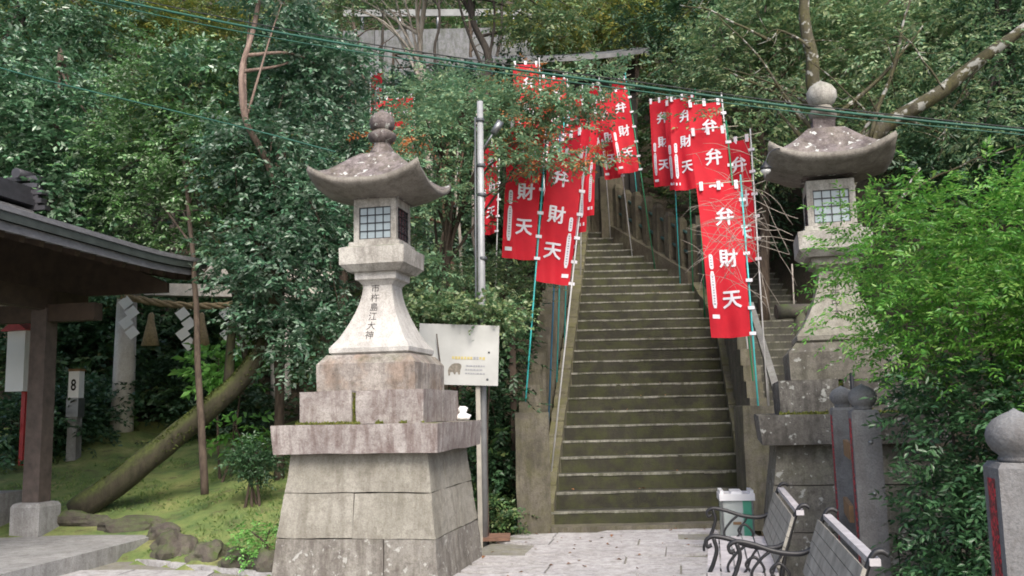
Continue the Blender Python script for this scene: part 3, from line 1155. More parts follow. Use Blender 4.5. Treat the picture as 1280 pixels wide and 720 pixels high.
def banner(top, foot, label, side=-1, slip=-1, yaw=0.0, polemat='pole_teal', length=FL, width=FW, texts=True, seed=0, barx=.16):
    """cloth hung from a leaning pole: top/foot world points, side -1 = cloth left of the pole"""
    top, foot = Vector(top), Vector(foot)
    root = empty('banner', foot, 0, label, 'banner', 'red nobori banners along the staircase')
    T, Fo = top - foot, Vector((0, 0, 0))
    d = (Fo - T).normalized()
    s_ = Vector((math.cos(yaw), math.sin(yaw), 0)) * side
    s_ = (s_ - d * s_.dot(d)).normalized()
    n = s_.cross(d).normalized()
    if n.y > 0:
        n = -n
    ph = rnd.uniform(0, 6.28)
    gath = rnd.uniform(.02, .10)
    cloth_top = T + d * .07

    def P(u, v, off=0.0):
        w = .018 * math.sin(7.0 * u + 2.1 * v + ph) * (.3 + .7 * v) + .022 * math.sin(3.4 * v * 2 + ph * 1.7 + u * 1.5) + .012 * math.sin(13 * u + 5 * v + ph) * v
        uu = u * (1 - gath * v * v)
        return cloth_top + s_ * (width * uu + .025) + d * (length * v) + n * (w + off) + Vector((0, 0, -.012 * math.sin(math.pi * u)))
    NU, NV = 14, 40
    mb = MB()
    vv = [[mb.bm.verts.new(P(i / NU, j / NV)) for j in range(NV + 1)] for i in range(NU + 1)]
    for i in range(NU):
        for j in range(NV):
            f = mb.bm.faces.new((vv[i][j], vv[i + 1][j], vv[i + 1][j + 1], vv[i][j + 1]))
            f.smooth = True
    cl = mb.build('cloth', 'red_cloth', root)
    mb = MB()
    ext = min(3.0, max(.1, (foot.z - gh(foot.x, foot.y)) / max(.2, -d.z)))
    mb.tube([Fo + d * ext, T - d * .06], .011, 8)
    mb.build('pole', polemat, root)
    mb = MB()
    mb.tube([T + s_ * (width + .04) + d * .03, T - s_ * barx + d * .03], .006, 6)
    mb.build('crossbar', 'bar_bamboo', root)
    # white hanging loops on the bar and along the pole
    for u in (.08, .5, .92):
        p0 = T + s_ * (width * u + .025) + d * .02
        q = [p0 + s_ * a + d * b + n * .016 for a, b in ((-.022, -.012), (.022, -.012), (.022, .10), (-.022, .10))]
        MB().hexa(q + [x - n * .03 for x in q]).build('loop', 'white_cloth', root)
    for v in (.10, .28, .46, .64, .82, .985):
        p0 = P(0, v, 0) - s_ * .02
        q = [p0 + s_ * a + d * b + n * .016 for a, b in ((-.045, -.02), (.035, -.02), (.035, .02), (-.045, .02))]
        MB().hexa(q + [x - n * .03 for x in q]).build('loop', 'white_cloth', root)
    if not texts:
        return root

    def UV(x, z):
        """print coordinates: x from the left edge seen from the front, z down"""
        u = (x / width)
        # left edge seen from the front is u=1 when the cloth hangs left of the pole
        return (1 - u if side < 0 else u), z / length
    cxp = width * (.60 if slip < 0 else .40)
    sz = .245
    for ch, zc in (('弁', .36), ('財', .86), ('天', 1.34)):
        vs_, fs = glyph(ch, .0)
        mb = MB()
        for q0, (ox_, oz_) in enumerate(((0, 0), (-.026, 0), (.026, 0), (0, .022), (0, -.022), (-.018, -.016), (.018, .016))):
            mb.faces([P(*UV(cxp + (a + ox_) * sz, zc * length / 1.78 - (b + oz_) * sz), .008 + .0007 * q0) for a, b in vs_], fs)
        mb.build('print_character', 'white_cloth', cl)
    sx = width * (.17 if slip < 0 else .83)
    for z0_, z1_, w in ((.87, 1.06, .052), (1.085, 1.55, .058)):
        mb = MB()
        Nn = 8
        g = []
        for j in range(Nn + 1):
            z = z0_ + (z1_ - z0_) * j / Nn
            k = 1.0 if 0 < j < Nn else .55
            g.append([mb.bm.verts.new(P(*UV(sx - w / 2 * k, z), .007)), mb.bm.verts.new(P(*UV(sx + w / 2 * k, z), .007))])
        for j in range(Nn):
            mb.bm.faces.new((g[j][0], g[j][1], g[j + 1][1], g[j + 1][0]))
        mb.build('print_slip', 'white_cloth', cl)
        mb = MB()
        z = z0_ + .03
        while z < z1_ - .04:
            a, b = rnd.uniform(.008, .016), rnd.uniform(.012, .022)
            mb.faces([P(*UV(sx - a, z), .0095), P(*UV(sx + a, z), .0095), P(*UV(sx + a * .6, z + b), .0095), P(*UV(sx - a * .8, z + b), .0095)], [(0, 1, 2, 3)])
            z += .034
        mb.build('slip_writing', 'sign_text', cl)['kind'] = 'stuff'
    mb = MB()
    x0, x1 = sx - .045, sx + .05
    mb.faces([P(*UV(x0, 1.63), .007), P(*UV(x1, 1.63), .007), P(*UV(x1, 1.68), .007), P(*UV(x0, 1.68), .007)], [(0, 1, 2, 3)])
    mb.build('print_stamp', 'white_cloth', cl)
    return root


def ban(tx, ty, ty2, fx, fy, Y, label, **kw):
    """pole from foot to top, standing near depth Y"""
    banner(at(tx, ty, Y), at(fx, fy, Y + kw.pop('dy', .0)), label, **kw)


# right of the stairs, three overlapping in a row
ban(926, 224, 0, 948, 512, 11.35, 'largest front red banner hanging over the right stair parapet', length=1.92, width=.52, yaw=R(-4))
ban(908, 156, 0, 941, 470, 12.3, 'red banner directly behind the front one right of the stairs', yaw=R(-4), polemat='pole_green')
ban(902, 121, 0, 934, 430, 13.0, 'third red banner back in the row right of the stairs', yaw=R(-4), polemat='pole_white')
ban(938, 166, 0, 958, 480, 12.7, 'red banner partly showing at the right edge of the right-hand row', yaw=R(-40), width=.42, polemat='pole_white')
ban(869, 114, 0, 880, 370, 16.6, 'red banner seen as a strip left of the right-hand row', yaw=R(-30), polemat='pole_green')
ban(858, 118, 0, 866, 350, 17.4, 'narrow red banner with its white slip beside the fence posts', yaw=R(-45), polemat='pole_green')
ban(838, 119, 0, 849, 330, 17.9, 'small red banner standing alone above the stone fence posts', yaw=R(-25), width=.42, polemat='pole_teal')
# at the top of the flight
ban(785, 108, 0, 812, 290, 18.7, 'slanting small red banner above the thick stair-top post', yaw=R(-6), polemat='pole_green')
ban(766, 118, 0, 786, 285, 19.3, 'small red banner tucked behind the slanting one at the stair top', yaw=R(-20), width=.40, polemat='pole_white')
ban(749, 100, 0, 762, 280, 20.3, 'farthest narrow red banner at the stair top', yaw=R(-55), width=.42, polemat='pole_white')
ban(782, 94, 0, 800, 285, 20.6, 'red banner tip rising behind the slanting stair-top banner', yaw=R(-50), width=.42, polemat='pole_teal')
# left of the stairs
ban(684, 156, 0, 656, 515, 11.9, 'leftmost red banner on the left parapet with its print at the left edge', yaw=R(6), slip=-1)
ban(733, 188, 0, 699, 500, 12.0, 'lowest hanging red banner in front of the left-hand row', yaw=R(8), slip=1, polemat='pole_white')
ban(700, 168, 0, 688, 470, 13.1, 'second red banner back in the left-hand row, above the parapet', side=1, slip=1, yaw=R(-55), polemat='pole_blue')
ban(705, 150, 0, 697, 440, 14.1, 'third red banner back in the left-hand row', side=1, slip=1, yaw=R(-40), polemat='pole_teal')
ban(712, 138, 0, 706, 420, 15.1, 'fourth red banner back in the left-hand row, nearest the steps', side=1, slip=1, yaw=R(-25), polemat='pole_teal')
ban(674, 76, 0, 684, 330, 16.6, 'red banner high behind the maple boughs left of the stairs', yaw=R(4), polemat='pole_white')
ban(709, 92, 0, 712, 330, 17.2, 'upper red banner behind the maple, right of another', yaw=R(4), polemat='pole_white')
ban(728, 110, 0, 726, 320, 18.0, 'narrow upper red banner nearest the dark hall on the left', yaw=R(-40), polemat='pole_white')
# glimpsed through the trees on the left slope
ban(463, 92, 0, 463, 230, 21.0, 'red banner glimpsed above the left lantern finial', side=1, yaw=R(-50), polemat='pole_white')
ban(498, 118, 0, 494, 250, 19.5, 'faint red banner between the trees right of the left finial', yaw=R(-10), polemat='pole_white')
ban(518, 115, 0, 518, 270, 19.0, 'red banner beside a white pole in the trees', yaw=R(-30), polemat='pole_white')
ban(573, 166, 0, 568, 330, 18.0, 'tilted red banner in the shade left of the lamp pole', yaw=R(-60), polemat='pole_white')
ban(625, 172, 0, 620, 340, 17.0, 'red banner showing just right of the lamp pole', yaw=R(-50), polemat='pole_white')

# ---------------------------------------------------------------- lamp pole, notice board, bin, benches
p0 = at(603, 590, 10.45)
p1 = at(600, 127, 10.45)
lp = empty('lamp_pole', (p0.x, 10.45, 0), 0, 'slim galvanised pole rising behind the notice board', 'pole')
o_ = Vector((p0.x, 10.45, 0))
mb = MB()
tp_ = p1 - o_
mb.tube([(0, 0, -.1), tp_ * .55, tp_], [.050, .045, .036], 14)
mb.build('shaft', 'pole_galv', lp)
mb = MB()
mb.tube([tp_ + Vector((0, 0, -.62)), tp_ + Vector((.2, -.03, -.32))], .014, 8)
mb.tube([tp_ + Vector((.15, -.02, -.4)), tp_ + Vector((.24, -.03, -.26))], .045, 10)
mb.build('bracket_arm', 'steel', lp)
for dz in (.25, .8, 1.15, 1.9):
    mb = MB()
    mb.lathe([(.048, 0), (.052, .01), (.052, .03), (.048, .04)], 14, tuple(tp_ + Vector((0, 0, -dz))))
    mb.build('clamp_band', 'steel_dark', lp)
mb = MB()
mb.tube([tp_ + Vector((-.06, -.03, -.2)), tp_ * .5 + Vector((-.062, -.03, .3)), Vector((-.06, -.03, 0))], .012, 6)
mb.build('cable_conduit', 'steel_dark', lp)

pc = at(566, 444, 10.2)
nb_ = empty('notice_board', (pc.x, 10.2, 0), R(6), 'white wildlife notice board with boar picture behind the left lantern', 'sign')
zc = pc.z
mb = MB()
mb.box(-.47, .42, -.02, .02, zc - .33, zc + .34).bevel(.006)
bo = mb.build('board', 'sign_white', nb_)
bo.rotation_euler = (0, R(2.5), 0)
mb = MB()
mb.box(.25, .30, .021, .07, -.05, zc + .3)
mb.build('post', 'post_pale', nb_)
mb = MB()
mb.box(-.36, -.29, .021, .08, -.05, zc + .3)
mb.build('post', 'post_pale', nb_)
fy = -.0225
for i in range(11):       # yellow heading, too small to read
    mb = MB()
    x = -.10 + i * .034
    w = rnd.uniform(.022, .03)
    mb.box(x, x + w, fy - .001, fy, zc - .045 + rnd.uniform(-.003, .003), zc - .015)
    mb.build('heading_mark', 'sign_yellow' if i not in (7, 8) else 'sign_text', bo)
for r_i, (x0, x1) in enumerate(((.06, .27), (.05, .22), (.05, .26))):
    x = x0
    while x < x1:
        w = rnd.uniform(.012, .035)
        mb = MB()
        mb.box(x, x + w, fy - .001, fy, zc - .125 - r_i * .042, zc - .108 - r_i * .042)
        mb.build('text_mark', 'sign_text', bo)
        x += w + .007
bp = [(-.13, -.235), (-.115, -.225), (-.11, -.19), (-.085, -.19), (-.07, -.215), (-.055, -.215), (-.05, -.19), (-.03, -.19), (-.025, -.215), (-.005, -.215), (-.002, -.165), (.01, -.13), (.005, -.105), (-.02, -.09), (-.065, -.09), (-.10, -.105), (-.13, -.14), (-.14, -.175)]
mb = MB()
mb.faces([(x, fy, zc + z) for x, z in bp], [tuple(range(len(bp)))])
mb.build('boar_picture', 'boar_brown', bo)
for x, z in ((.31, .04), (.30, -.26)):
    mb = MB()
    mb.lathe([(.012, 0), (.012, .006), (.0, .008)], 8)
    o = mb.build('bolt', 'steel_dark', bo, (x, fy + .001, zc + z))
    o.rotation_euler = (R(90), 0, 0)

# dark timber rail behind the board
a, b = at(500, 379, 11.9), at(655, 388, 11.9)
mb = MB()
rl = empty('timber_rail', (a.x, a.y, gh(a.x, a.y)), 0, 'dark timber rail under the foliage behind the notice board', 'rail')
o_ = Vector((a.x, a.y, gh(a.x, a.y)))
mb.bar(a - o_, b - o_, .09, .11)
mb.build('beam', 'wood_dark', rl)
for t in (.08, .9):
    q_ = a.lerp(b, t) - o_
    mb = MB()
    mb.bar(q_ + Vector((0, .06, -q_.z - .3)), q_ + Vector((0, .06, 0)), .08, .08)
    mb.build('post', 'wood_dark', rl)

# litter bin
bc = at(922, 672, 9.4)
bn = empty('litter_bin', (bc.x, 9.4, 0), R(-8), 'clear litter bin with white lid and green panel before the stairs', 'bin')
w, hb = .175, .55
mb = MB()
for i, j in ((-1, -1), (1, -1), (1, 1), (-1, 1)):
    mb.box(min(i * w, i * (w - .02)), max(i * w, i * (w - .02)), min(j * w, j * (w - .02)), max(j * w, j * (w - .02)), 0, hb)
mb.box(-w + .001, w - .001, -w + .001, w - .001, .0, .03)
mb.build('frame', 'steel', bn)
mb = MB()
for a in range(4):
    pass
mb.box(-w + .02, .06, -w + .006, -w + .012, .03, hb)
mb.build('clear_panel', 'clear_plastic', bn)
mb = MB()
mb.box(.06, w - .02, -w + .004, -w + .014, .03, hb)
mb.build('green_panel', 'bin_green', bn)
mb = MB()
mb.box(w - .014, w - .004, -w + .02, w - .02, .03, hb)
mb.box(-w + .004, -w + .014, -w + .02, w - .02, .03, hb)
mb.box(-w + .02, w - .02, w - .014, w - .004, .03, hb)
mb.build('side_panel', 'bin_bag', bn)
mb = MB()
mb.box(-w + .03, w - .03, -w + .03, w - .03, .035, hb - .1)
mb.bevel(.05, 2).rough(3, .02, 6)
mb.build('liner_bag', 'bin_bag', bn)
mb = MB()
mb.box(-.055, .035, -w + .001, -w + .005, .30, .33)
mb.build('label_plate', 'board_brown', bn)
mb = MB()
mb.box(-w - .02, w + .02, -w - .02, w + .02, hb, hb + .07)
mb.bevel(.02, 2)
mb.box(-w - .01, -w + .03, -w, w, hb + .065, hb + .105)
mb.box(w - .03, w + .01, -w, w, hb + .065, hb + .105)
mb.box(-.06, .06, -w + .02, w - .02, hb + .065, hb + .095)
mb.build('lid', 'bin_white', bn)
bn.scale = (.88, .88, .93)


def bench(loc, rz, label):
    B = empty('park_bench', loc, rz, label, 'bench', 'park benches beside the path')
    B.scale = (.76, 1, 1)
    L_ = 1.62
    for y in (0.03, L_ - .03):
        fr = empty('iron_frame', (0, y, 0))
        fr.parent = B
        mb = MB()

        def T(pts, r0, r1=None):
            c_ = catmull([(x, 0, z) for x, z in pts], 6)
            n = len(c_)
            mb.tube(c_, [r0 + ((r1 or r0) - r0) * i / (n - 1) for i in range(n)], 8)
        T([(.06, .40), (.10, .55), (.16, .70), (.22, .82), (.27, .845), (.31, .83)], .020, .012)
        T([(.06, .40), (-.10, .385), (-.30, .40), (-.50, .405), (-.545, .38), (-.55, .34)], .017, .012)
        mb.build('back_support', 'iron_black', fr)
        mb = MB()
        T([(.13, .63), (.02, .595), (-.15, .605), (-.32, .645), (-.44, .66), (-.50, .635), (-.49, .60), (-.455, .61)], .016, .013)
        mb.build('armrest', 'iron_black', fr)
        mb = MB()
        T([(-.44, .65), (-.42, .58), (-.45, .50), (-.50, .40), (-.47, .25), (-.42, .12), (-.50, .012)], .016)
        T([(.05, .41), (.08, .28), (.05, .14), (.14, .012)], .018)
        T([(-.46, .23), (-.32, .18), (-.18, .24), (-.02, .16), (.07, .2)], .011)
        mb.build('leg', 'iron_black', fr)
        mb = MB()
        T([(-.30, .40), (-.34, .48), (-.27, .56), (-.20, .605)], .010)
        T([(-.12, .40), (-.06, .47), (-.13, .54), (-.20, .50), (-.17, .46)], .010)
        T([(-.28, .40), (-.20, .46), (-.16, .53), (-.10, .60)], .009)
        mb.build('scrollwork', 'iron_black', fr)
    for i in range(5):
        x = -.50 + i * .112
        mb = MB()
        mb.box(x, x + .098, 0, L_, .418, .45).bevel(.008)
        mb.build('seat_slat', 'slat_lit', B)
    for i in range(5):
        t0 = i / 5
        a = Vector((.065 + .135 * t0, 0, .475 + .30 * t0))
        d = Vector((.142, 0, .31)).normalized()
        n = Vector((-d.z, 0, d.x))
        mb = MB()
        q = []
        for yy in (0, L_):
            for s1, s2 in ((0, 0), (.062, 0), (.062, 1), (0, 1)):
                q.append(a + d * s1 + n * (.012 + .022 * s2) + Vector((0, yy, 0)))
        mb.faces(q, [(0, 1, 2, 3), (7, 6, 5, 4), (1, 0, 4, 5), (2, 1, 5, 6), (3, 2, 6, 7), (0, 3, 7, 4)]).bevel(.006)
        mb.build('back_slat', 'slat_back', B)
    mb = MB()
    mb.box(.205, .262, 0, L_, .790, .818).bevel(.007)
    o = mb.build('top_slat', 'slat_lit', B)
    return B


bench((1.51, 5.62, 0), R(-12), 'farther park bench with black iron arms near the litter bin')
bench((1.27, 3.86, 0), R(-12), 'nearer park bench at the bottom edge, mostly cut off')


# ---------------------------------------------------------------- dark granite posts with onion caps
def onion_post(loc, rz, w, h, label):
    P_ = empty('granite_post', loc, rz, label, 'stone post', 'dark granite posts with onion caps')
    a = w / 2
    hb_ = h - w * 1.0
    mb = MB()
    mb.loft([(a, -.05), (a, hb_ - .02), (a * .86, hb_)]).bevel(.006).rough(3, .002, 4)
    mb.build('shaft', 'granite_post', P_)
    mb = MB()
    prof = [(.62, 0), (.66, .06), (.60, .12), (.82, .22), (.98, .38), (1.0, .52), (.93, .66), (.72, .80), (.42, .90), (.18, .955), (.0, 1.02)]
    mb.lathe([(r * a * 1.06, z * w * .98) for r, z in prof], 24, (0, 0, hb_))
    mb.build('onion_cap', 'granite_post', P_)
    mb = MB()
    mb.box(-a - .003, -a + .004, -a * .42, a * .42, .12, hb_ - .06)
    mb.bevel(.003)
    mb.build('red_inscription', 'red_inscription', P_)
    return P_


def post_xy(Y):
    return 1.885 + .19 * (Y - 3.5), Y


x, y = post_xy(3.5)
np_ = onion_post((x, y, 0), R(-12), .20, 1.415, 'nearest granite post with red inscription, at the right edge')
mb = MB()
mb.lathe([(.0, 0), (.035, .002), (.05, .008), (.03, .014), (.0, .016)], 9).rough(0, .012, 30)
o = mb.build('metal_plate', 'steel', np_, (.05, -.103, .97))
o.rotation_euler = (R(90), 0, 0)
o.scale = (.8, 1.6, 1)
x, y = post_xy(6.55)
p2 = onion_post((x, y, 0), R(-12), .185, 1.58, 'middle granite post with onion cap touching the shrub')
for z in (1.17, .82):
    mb = MB()
    mb.lathe([(.015, 0), (.014, .008), (.0, .012)], 10)
    o = mb.build('bolt_head', 'steel', p2, (.02, -.094, z))
    o.rotation_euler = (R(90), 0, 0)
x, y = post_xy(7.45)
onion_post((x, y, 0), R(-12), .175, 1.585, 'farthest granite post with onion cap below the right lantern')
for z, dx, lab in ((1.10, .0, 'upper short brown board fixed between the granite posts'), (.66, -.03, 'lower short brown board fixed between the granite posts')):
    a, b = Vector((*post_xy(6.68), z)) + Vector((-.08 + dx, 0, 0)), Vector((*post_xy(7.30), z)) + Vector((-.02 + dx, 0, 0))
    mb = MB()
    mb.bar(a, b, .03, .12).bevel(.005)
    tag(mb.build('brown_board', 'board_brown'), lab, 'board')
a = at(1064, 466, 7.65)
mb = MB()
mb.tube([(a.x, a.y, -.05), a], .017, 8)  # slim dark upright bar behind the farthest post
tag(mb.build('black_bar', 'iron_black'), 'thin black upright bar behind the farthest granite post', 'pipe')

# ---------------------------------------------------------------- water pavilion at the left edge
PV = Vector((-5.52, 10.75, 0))
pav = empty('water_pavilion', PV, AX, 'timber water pavilion with curved roof at the left edge', 'pavilion')
PZ = .15
mb = MB()
mb.box(-3.9, 1.52, -4.6, .55, -.06, PZ - .004).bevel(.012)
mb.build('platform_core', 'platform_stone', pav)
for i in range(5):
    mb = MB()
    mb.box(1.50, 1.56, -4.6 + i * 1.03 + .003, -4.6 + (i + 1) * 1.03 - .003, -.055, PZ + .004).bevel(.008)
    mb.build('edge_stone', 'platform_stone', pav)
for i in range(6):
    for j in range(5):
        mb = MB()
        mb.box(-3.9 + i * .9 + .004, -3.0 + i * .9 - .004, -4.6 + j * 1.03 + .004, -3.57 + j * 1.03 - .004, PZ - .02, PZ + .002)
        mb.build('floor_slab', 'platform_stone', pav)
for px_, py_ in ((0, 0), (0, -2.9), (-2.9, 0), (-2.9, -2.9)):
    mb = MB()
    mb.loft([(.185, PZ), (.185, PZ + .32), (.165, PZ + .36), (.13, PZ + .37)]).bevel(.012)
    mb.build('post_base', 'platform_stone', pav, (px_, py_, 0))
    mb = MB()
    mb.loft([(.105, PZ + .37), (.10, 2.75)]).bevel(.02, 2)
    mb.build('post', 'wood_brown', pav, (px_, py_, 0))
for a, b in (((0, -3.6), (0, .7)), ((-2.9, -3.6), (-2.9, .7)), ((.7, 0), (-3.6, 0)), ((.7, -2.9), (-3.6, -2.9))):
    lat_ = a[0] == b[0]
    mb = MB()
    z = 2.76 if lat_ else 2.60
    mb.bar((a[0], a[1], z + .09), (b[0], b[1], z + .09), .15, .24 if lat_ else .2).bevel(.012)
    mb.build('beam', 'wood_dark', pav)
# roof: concave courses either side of a ridge that runs along local y
RX, RUN, YA, YB = -1.45, 2.80, -4.4, 1.32


def rz_(s, y):
    e = max(0, (abs(y - (YA + YB) / 2) / ((YB - YA) / 2)) - .45) / .55
    return 4.36 - .98 * (1 - (1 - s) ** 1.5) + .08 * e * e * s


NC = 13
for sd in (1, -1):
    for c_i in range(NC):
        s0, s1 = c_i / NC, (c_i + 1) / NC
        mb = MB()
        ny_ = 14
        V_ = []
        for j in range(ny_ + 1):
            y = YA + (YB - YA) * j / ny_
            xa, xb = RX + sd * RUN * s0, RX + sd * RUN * s1
            V_ += [(xa, y, rz_(s0, y) + .0), (xb, y, rz_(s1, y) + .022), (xb, y, rz_(s1, y) - .03), (xa, y, rz_(s0, y) - .05)]
        fs = []
        for j in range(ny_):
            o0, o1 = j * 4, j * 4 + 4
            for k in range(4):
                fs.append((o0 + k, o0 + (k + 1) % 4, o1 + (k + 1) % 4, o1 + k))
        fs += [(0, 1, 2, 3), (ny_ * 4 + 3, ny_ * 4 + 2, ny_ * 4 + 1, ny_ * 4)]
        mb.faces(V_, fs)
        mb.build('roof_course', 'roof_bark', pav)
    # layered eave edge
    for li, (dz0, dz1, inset, mt) in enumerate(((-.032, -.115, .012, 'copper_dark'), (-.117, -.20, .05, 'roof_bark'))):
        mb = MB()
        V_ = []
        ny_ = 14
        for j in range(ny_ + 1):
            y = YA + .02 * li + (YB - YA - .04 * li) * j / ny_
            x1 = RX + sd * (RUN - inset)
            x0 = x1 - sd * .28
            z = rz_(1, y)
            V_ += [(x0, y, z + dz0 + .06), (x1, y, z + dz0), (x1, y, z + dz1), (x0, y, z + dz1 + .06)]
        fs = []
        for j in range(ny_):
            o0, o1 = j * 4, j * 4 + 4
            for k in range(4):
                fs.append((o0 + k, o0 + (k + 1) % 4, o1 + (k + 1) % 4, o1 + k))
        fs += [(0, 1, 2, 3), (ny_ * 4 + 3, ny_ * 4 + 2, ny_ * 4 + 1, ny_ * 4)]
        mb.faces(V_, fs)
        mb.build('eave_edge', mt, pav)
    for i in range(20):
        y = YA + .25 + i * (YB - YA - .5) / 19
        mb = MB()
        xs_ = [0.25, .6, .95]
        pts = [Vector((RX + sd * RUN * s, y, rz_(s, y) - .12 - .09 * (s > .9))) for s in xs_]
        mb.bar(pts[0], pts[1], .07, .09)
        mb.bar(pts[1], pts[2], .07, .09)
        mb.build('rafter', 'wood_dark', pav)
    # barge boards at both gables
    for y in (YA + .04, YB - .04):
        for i in range(8):
            s0, s1 = i / 8, (i + 1) / 8
            mb = MB()
            a = Vector((RX + sd * RUN * s0 * .97, y, rz_(s0, y) - .16))
            b = Vector((RX + sd * RUN * s1 * .97, y, rz_(s1, y) - .16))
            mb.bar(a, b, .06, .20)
            mb.build('barge_board', 'wood_dark', pav)
    mb = MB()
    mb.faces([(RX, YB - .5, 4.2), (RX + sd * RUN * .9, YB - .5, 3.12), (RX + sd * RUN * .9, YB - .5, 3.0), (RX, YB - .5, 3.0), (RX, YB - .44, 4.2), (RX + sd * RUN * .9, YB - .44, 3.12), (RX + sd * RUN * .9, YB - .44, 3.0), (RX, YB - .44, 3.0)],
             [(0, 1, 2, 3), (7, 6, 5, 4), (1, 0, 4, 5), (2, 1, 5, 6), (3, 2, 6, 7), (0, 3, 7, 4)])
    mb.build('gable_panel', 'wood_dark', pav)
rdg = MB()
for i, (w_, z_) in enumerate(((.20, 4.36), (.17, 4.45), (.14, 4.54))):
    rdg.box(RX - w_, RX + w_, YA - .02, YB + .02, z_, z_ + .085)
rg = rdg.build('ridge', 'tile_dark', pav)
for yy in (YA - .06, YB + .08):
    mb = MB()
    mb.box(RX - .24, RX + .24, yy - .05, yy + .05, 4.32, 4.62)
    for i, (w_, z_) in enumerate(((.36, 4.30), (.30, 4.40), (.31, 4.52), (.23, 4.62), (.25, 4.72))):
        mb.box(RX - w_, RX + w_, yy - .055 - .004 * i, yy + .055 + .004 * i, z_, z_ + .065)
    mb.tube([(RX, yy - .2, 4.80), (RX, yy + .2, 4.82)], .07, 10)
    mb.bevel(.012)
    mb.build('ridge_end_ornament', 'tile_dark', rg)
# stone water basin inside
bs = site(PV, -.92, -.35, PZ)
mb = MB()
mb.frust(-.42, .42, -.8, .8, 0, -.45, .45, -.85, .85, .46)
mb.bevel(.02, 2).rough(2, .01, 3)
o = mb.build('stone_basin', 'platform_stone', None, bs)
o.rotation_euler = (0, 0, AX)
tag(o, 'pale stone water basin standing inside the pavilion', 'basin')

# ---------------------------------------------------------------- torii, rope and paper streamers, marker post, white box
pb, ptop = at(152, 553, 15.0), at(159, 372, 15.0)
pb2 = at(352, 548, 15.9)
gz = min(pb.z, gh(pb.x, 15)) - .2
tor = empty('stone_torii', (pb.x, 15, pb.z), 0, 'pale stone torii gate half hidden under leaves behind the lawn', 'torii')
o_ = Vector((pb.x, 15, pb.z))
mb = MB()
mb.tube([Vector((-.01, 0, gz - o_.z)), (ptop - o_) * .5, ptop - o_ + Vector((0, 0, .05))], [.185, .17, .155], 18)
mb.build('pillar', 'torii_stone', tor)
t2 = Vector((pb2.x - .06, 15.9, ptop.z))
mb = MB()
mb.tube([Vector((pb2.x, 15.9, gz)) - o_, t2 - o_ + Vector((0, 0, .05))], [.185, .155], 18)
mb.build('pillar', 'torii_stone', tor)
d = (t2 - ptop)
d.z = 0
d.normalize()
a, b = ptop - d * .72 + Vector((0, 0, .14)), t2 + d * .72 + Vector((0, 0, .14))
mb = MB()
mb.bar(a - o_, b - o_, .24, .20).bevel(.015)
mb.build('lintel', 'torii_stone', tor)
mb = MB()
mb.bar(a - d * .2 - o_ + Vector((0, 0, .32)), b + d * .2 - o_ + Vector((0, 0, .32)), .30, .18).bevel(.02)
mb.build('top_beam', 'torii_stone', tor)
ra, rb = ptop - d * .05 + Vector((0, -.22, .02)), t2 + Vector((0, -.22, .02))
rope = MB()
cp = [ra.lerp(rb, t) + Vector((0, 0, -.16 * 4 * t * (1 - t))) for t in [i / 24 for i in range(25)]]
for k in range(3):
    pts = [p + Vector((0, .035 * math.cos(i * 1.1 + k * 2.09), .035 * math.sin(i * 1.1 + k * 2.09))) for i, p in enumerate(cp)]
    rope.tube(pts, .035, 6)
ro_ = tag(rope.build('straw_rope', 'straw'), 'twisted straw rope hung across the stone torii', 'rope')


def shide(p, lab):
    mb = MB()
    for i in range(4):
        dx = (.05 if i % 2 else -.05) + .012 * i
        z = -.08 - i * .165
        q = [(dx - .125, -.012 * i, z + .01), (dx + .02, -.012 * i, z + .115), (dx + .125, -.012 * i, z - .01), (dx - .02, -.012 * i, z - .115)]
        mb.hexa(q + [(a_, b_ + .004, c_) for a_, b_, c_ in q])
    tag(mb.build('paper_streamer', 'paper_white', None, p), lab, 'paper streamer', 'white zigzag paper streamers on the rope')


for px_, lab in ((161, 'white zigzag paper streamer against the torii pillar'), (232, 'white zigzag paper streamer beside the thin brown trunk'), (287, 'white zigzag paper streamer nearest the left lantern')):
    q_ = at(px_, 372 if px_ < 200 else 386, 14.75)
    shide(q_, lab)
for px_, lab in ((189, 'straw tassel hanging just right of the torii pillar'), (252, 'straw tassel hanging behind the thin brown trunk')):
    q_ = at(px_, 392, 14.75)
    mb = MB()
    mb.lathe([(.02, .02), (.05, -.02), (.05, -.10), (.09, -.28), (.14, -.52), (.0, -.53)], 12).rough(0, .015, 18)
    tag(mb.build('straw_tassel', 'straw', None, q_), lab, 'tassel', 'straw tassels on the rope')

q_ = at(92, 565, 13.6)
mk = empty('marker_post', (q_.x, 13.6, q_.z), R(-6), 'grey marker post numbered 8 on the lawn edge', 'marker post')
mb = MB()
mb.loft([(.095, -.25), (.09, .62)]).bevel(.01)
mb.build('post', 'concrete', mk)
mb = MB()
mb.box(-.12, .12, -.11, .11, .52, .80).bevel(.012)
mb.build('box', 'steel', mk)
mb = MB()
mb.box(-.105, .105, -.09, .09, .80, 1.20).bevel(.01)
hd = mb.build('head', 'bin_white', mk)
mb = MB()
mb.box(-.115, .115, -.10, .10, 1.20, 1.235)
mb.build('cap', 'board_brown', mk)
vs_, fs = glyph('8', .02)
mb = MB()
mb.faces([(a_ * .22, -.094, 1.0 + b_ * .24) for a_, b_ in vs_], fs)
mb.build('number', 'slot', hd)
mk.scale = (.78, .78, .98)
q_ = at(34, 555, 13.3)
wb = empty('roofed_white_box', (q_.x - .06, 13.3, q_.z), R(-20), 'white box sign with small red roof on a red post, behind the pavilion post', 'sign')
mb = MB()
mb.box(-.035, .035, -.035, .035, -.3, 1.0).bevel(.005)
mb.build('post', 'red_paint', wb)
mb = MB()
mb.box(-.24, .10, -.14, .14, .75, 1.62).bevel(.01)
mb.build('box', 'bin_white', wb)
mb = MB()
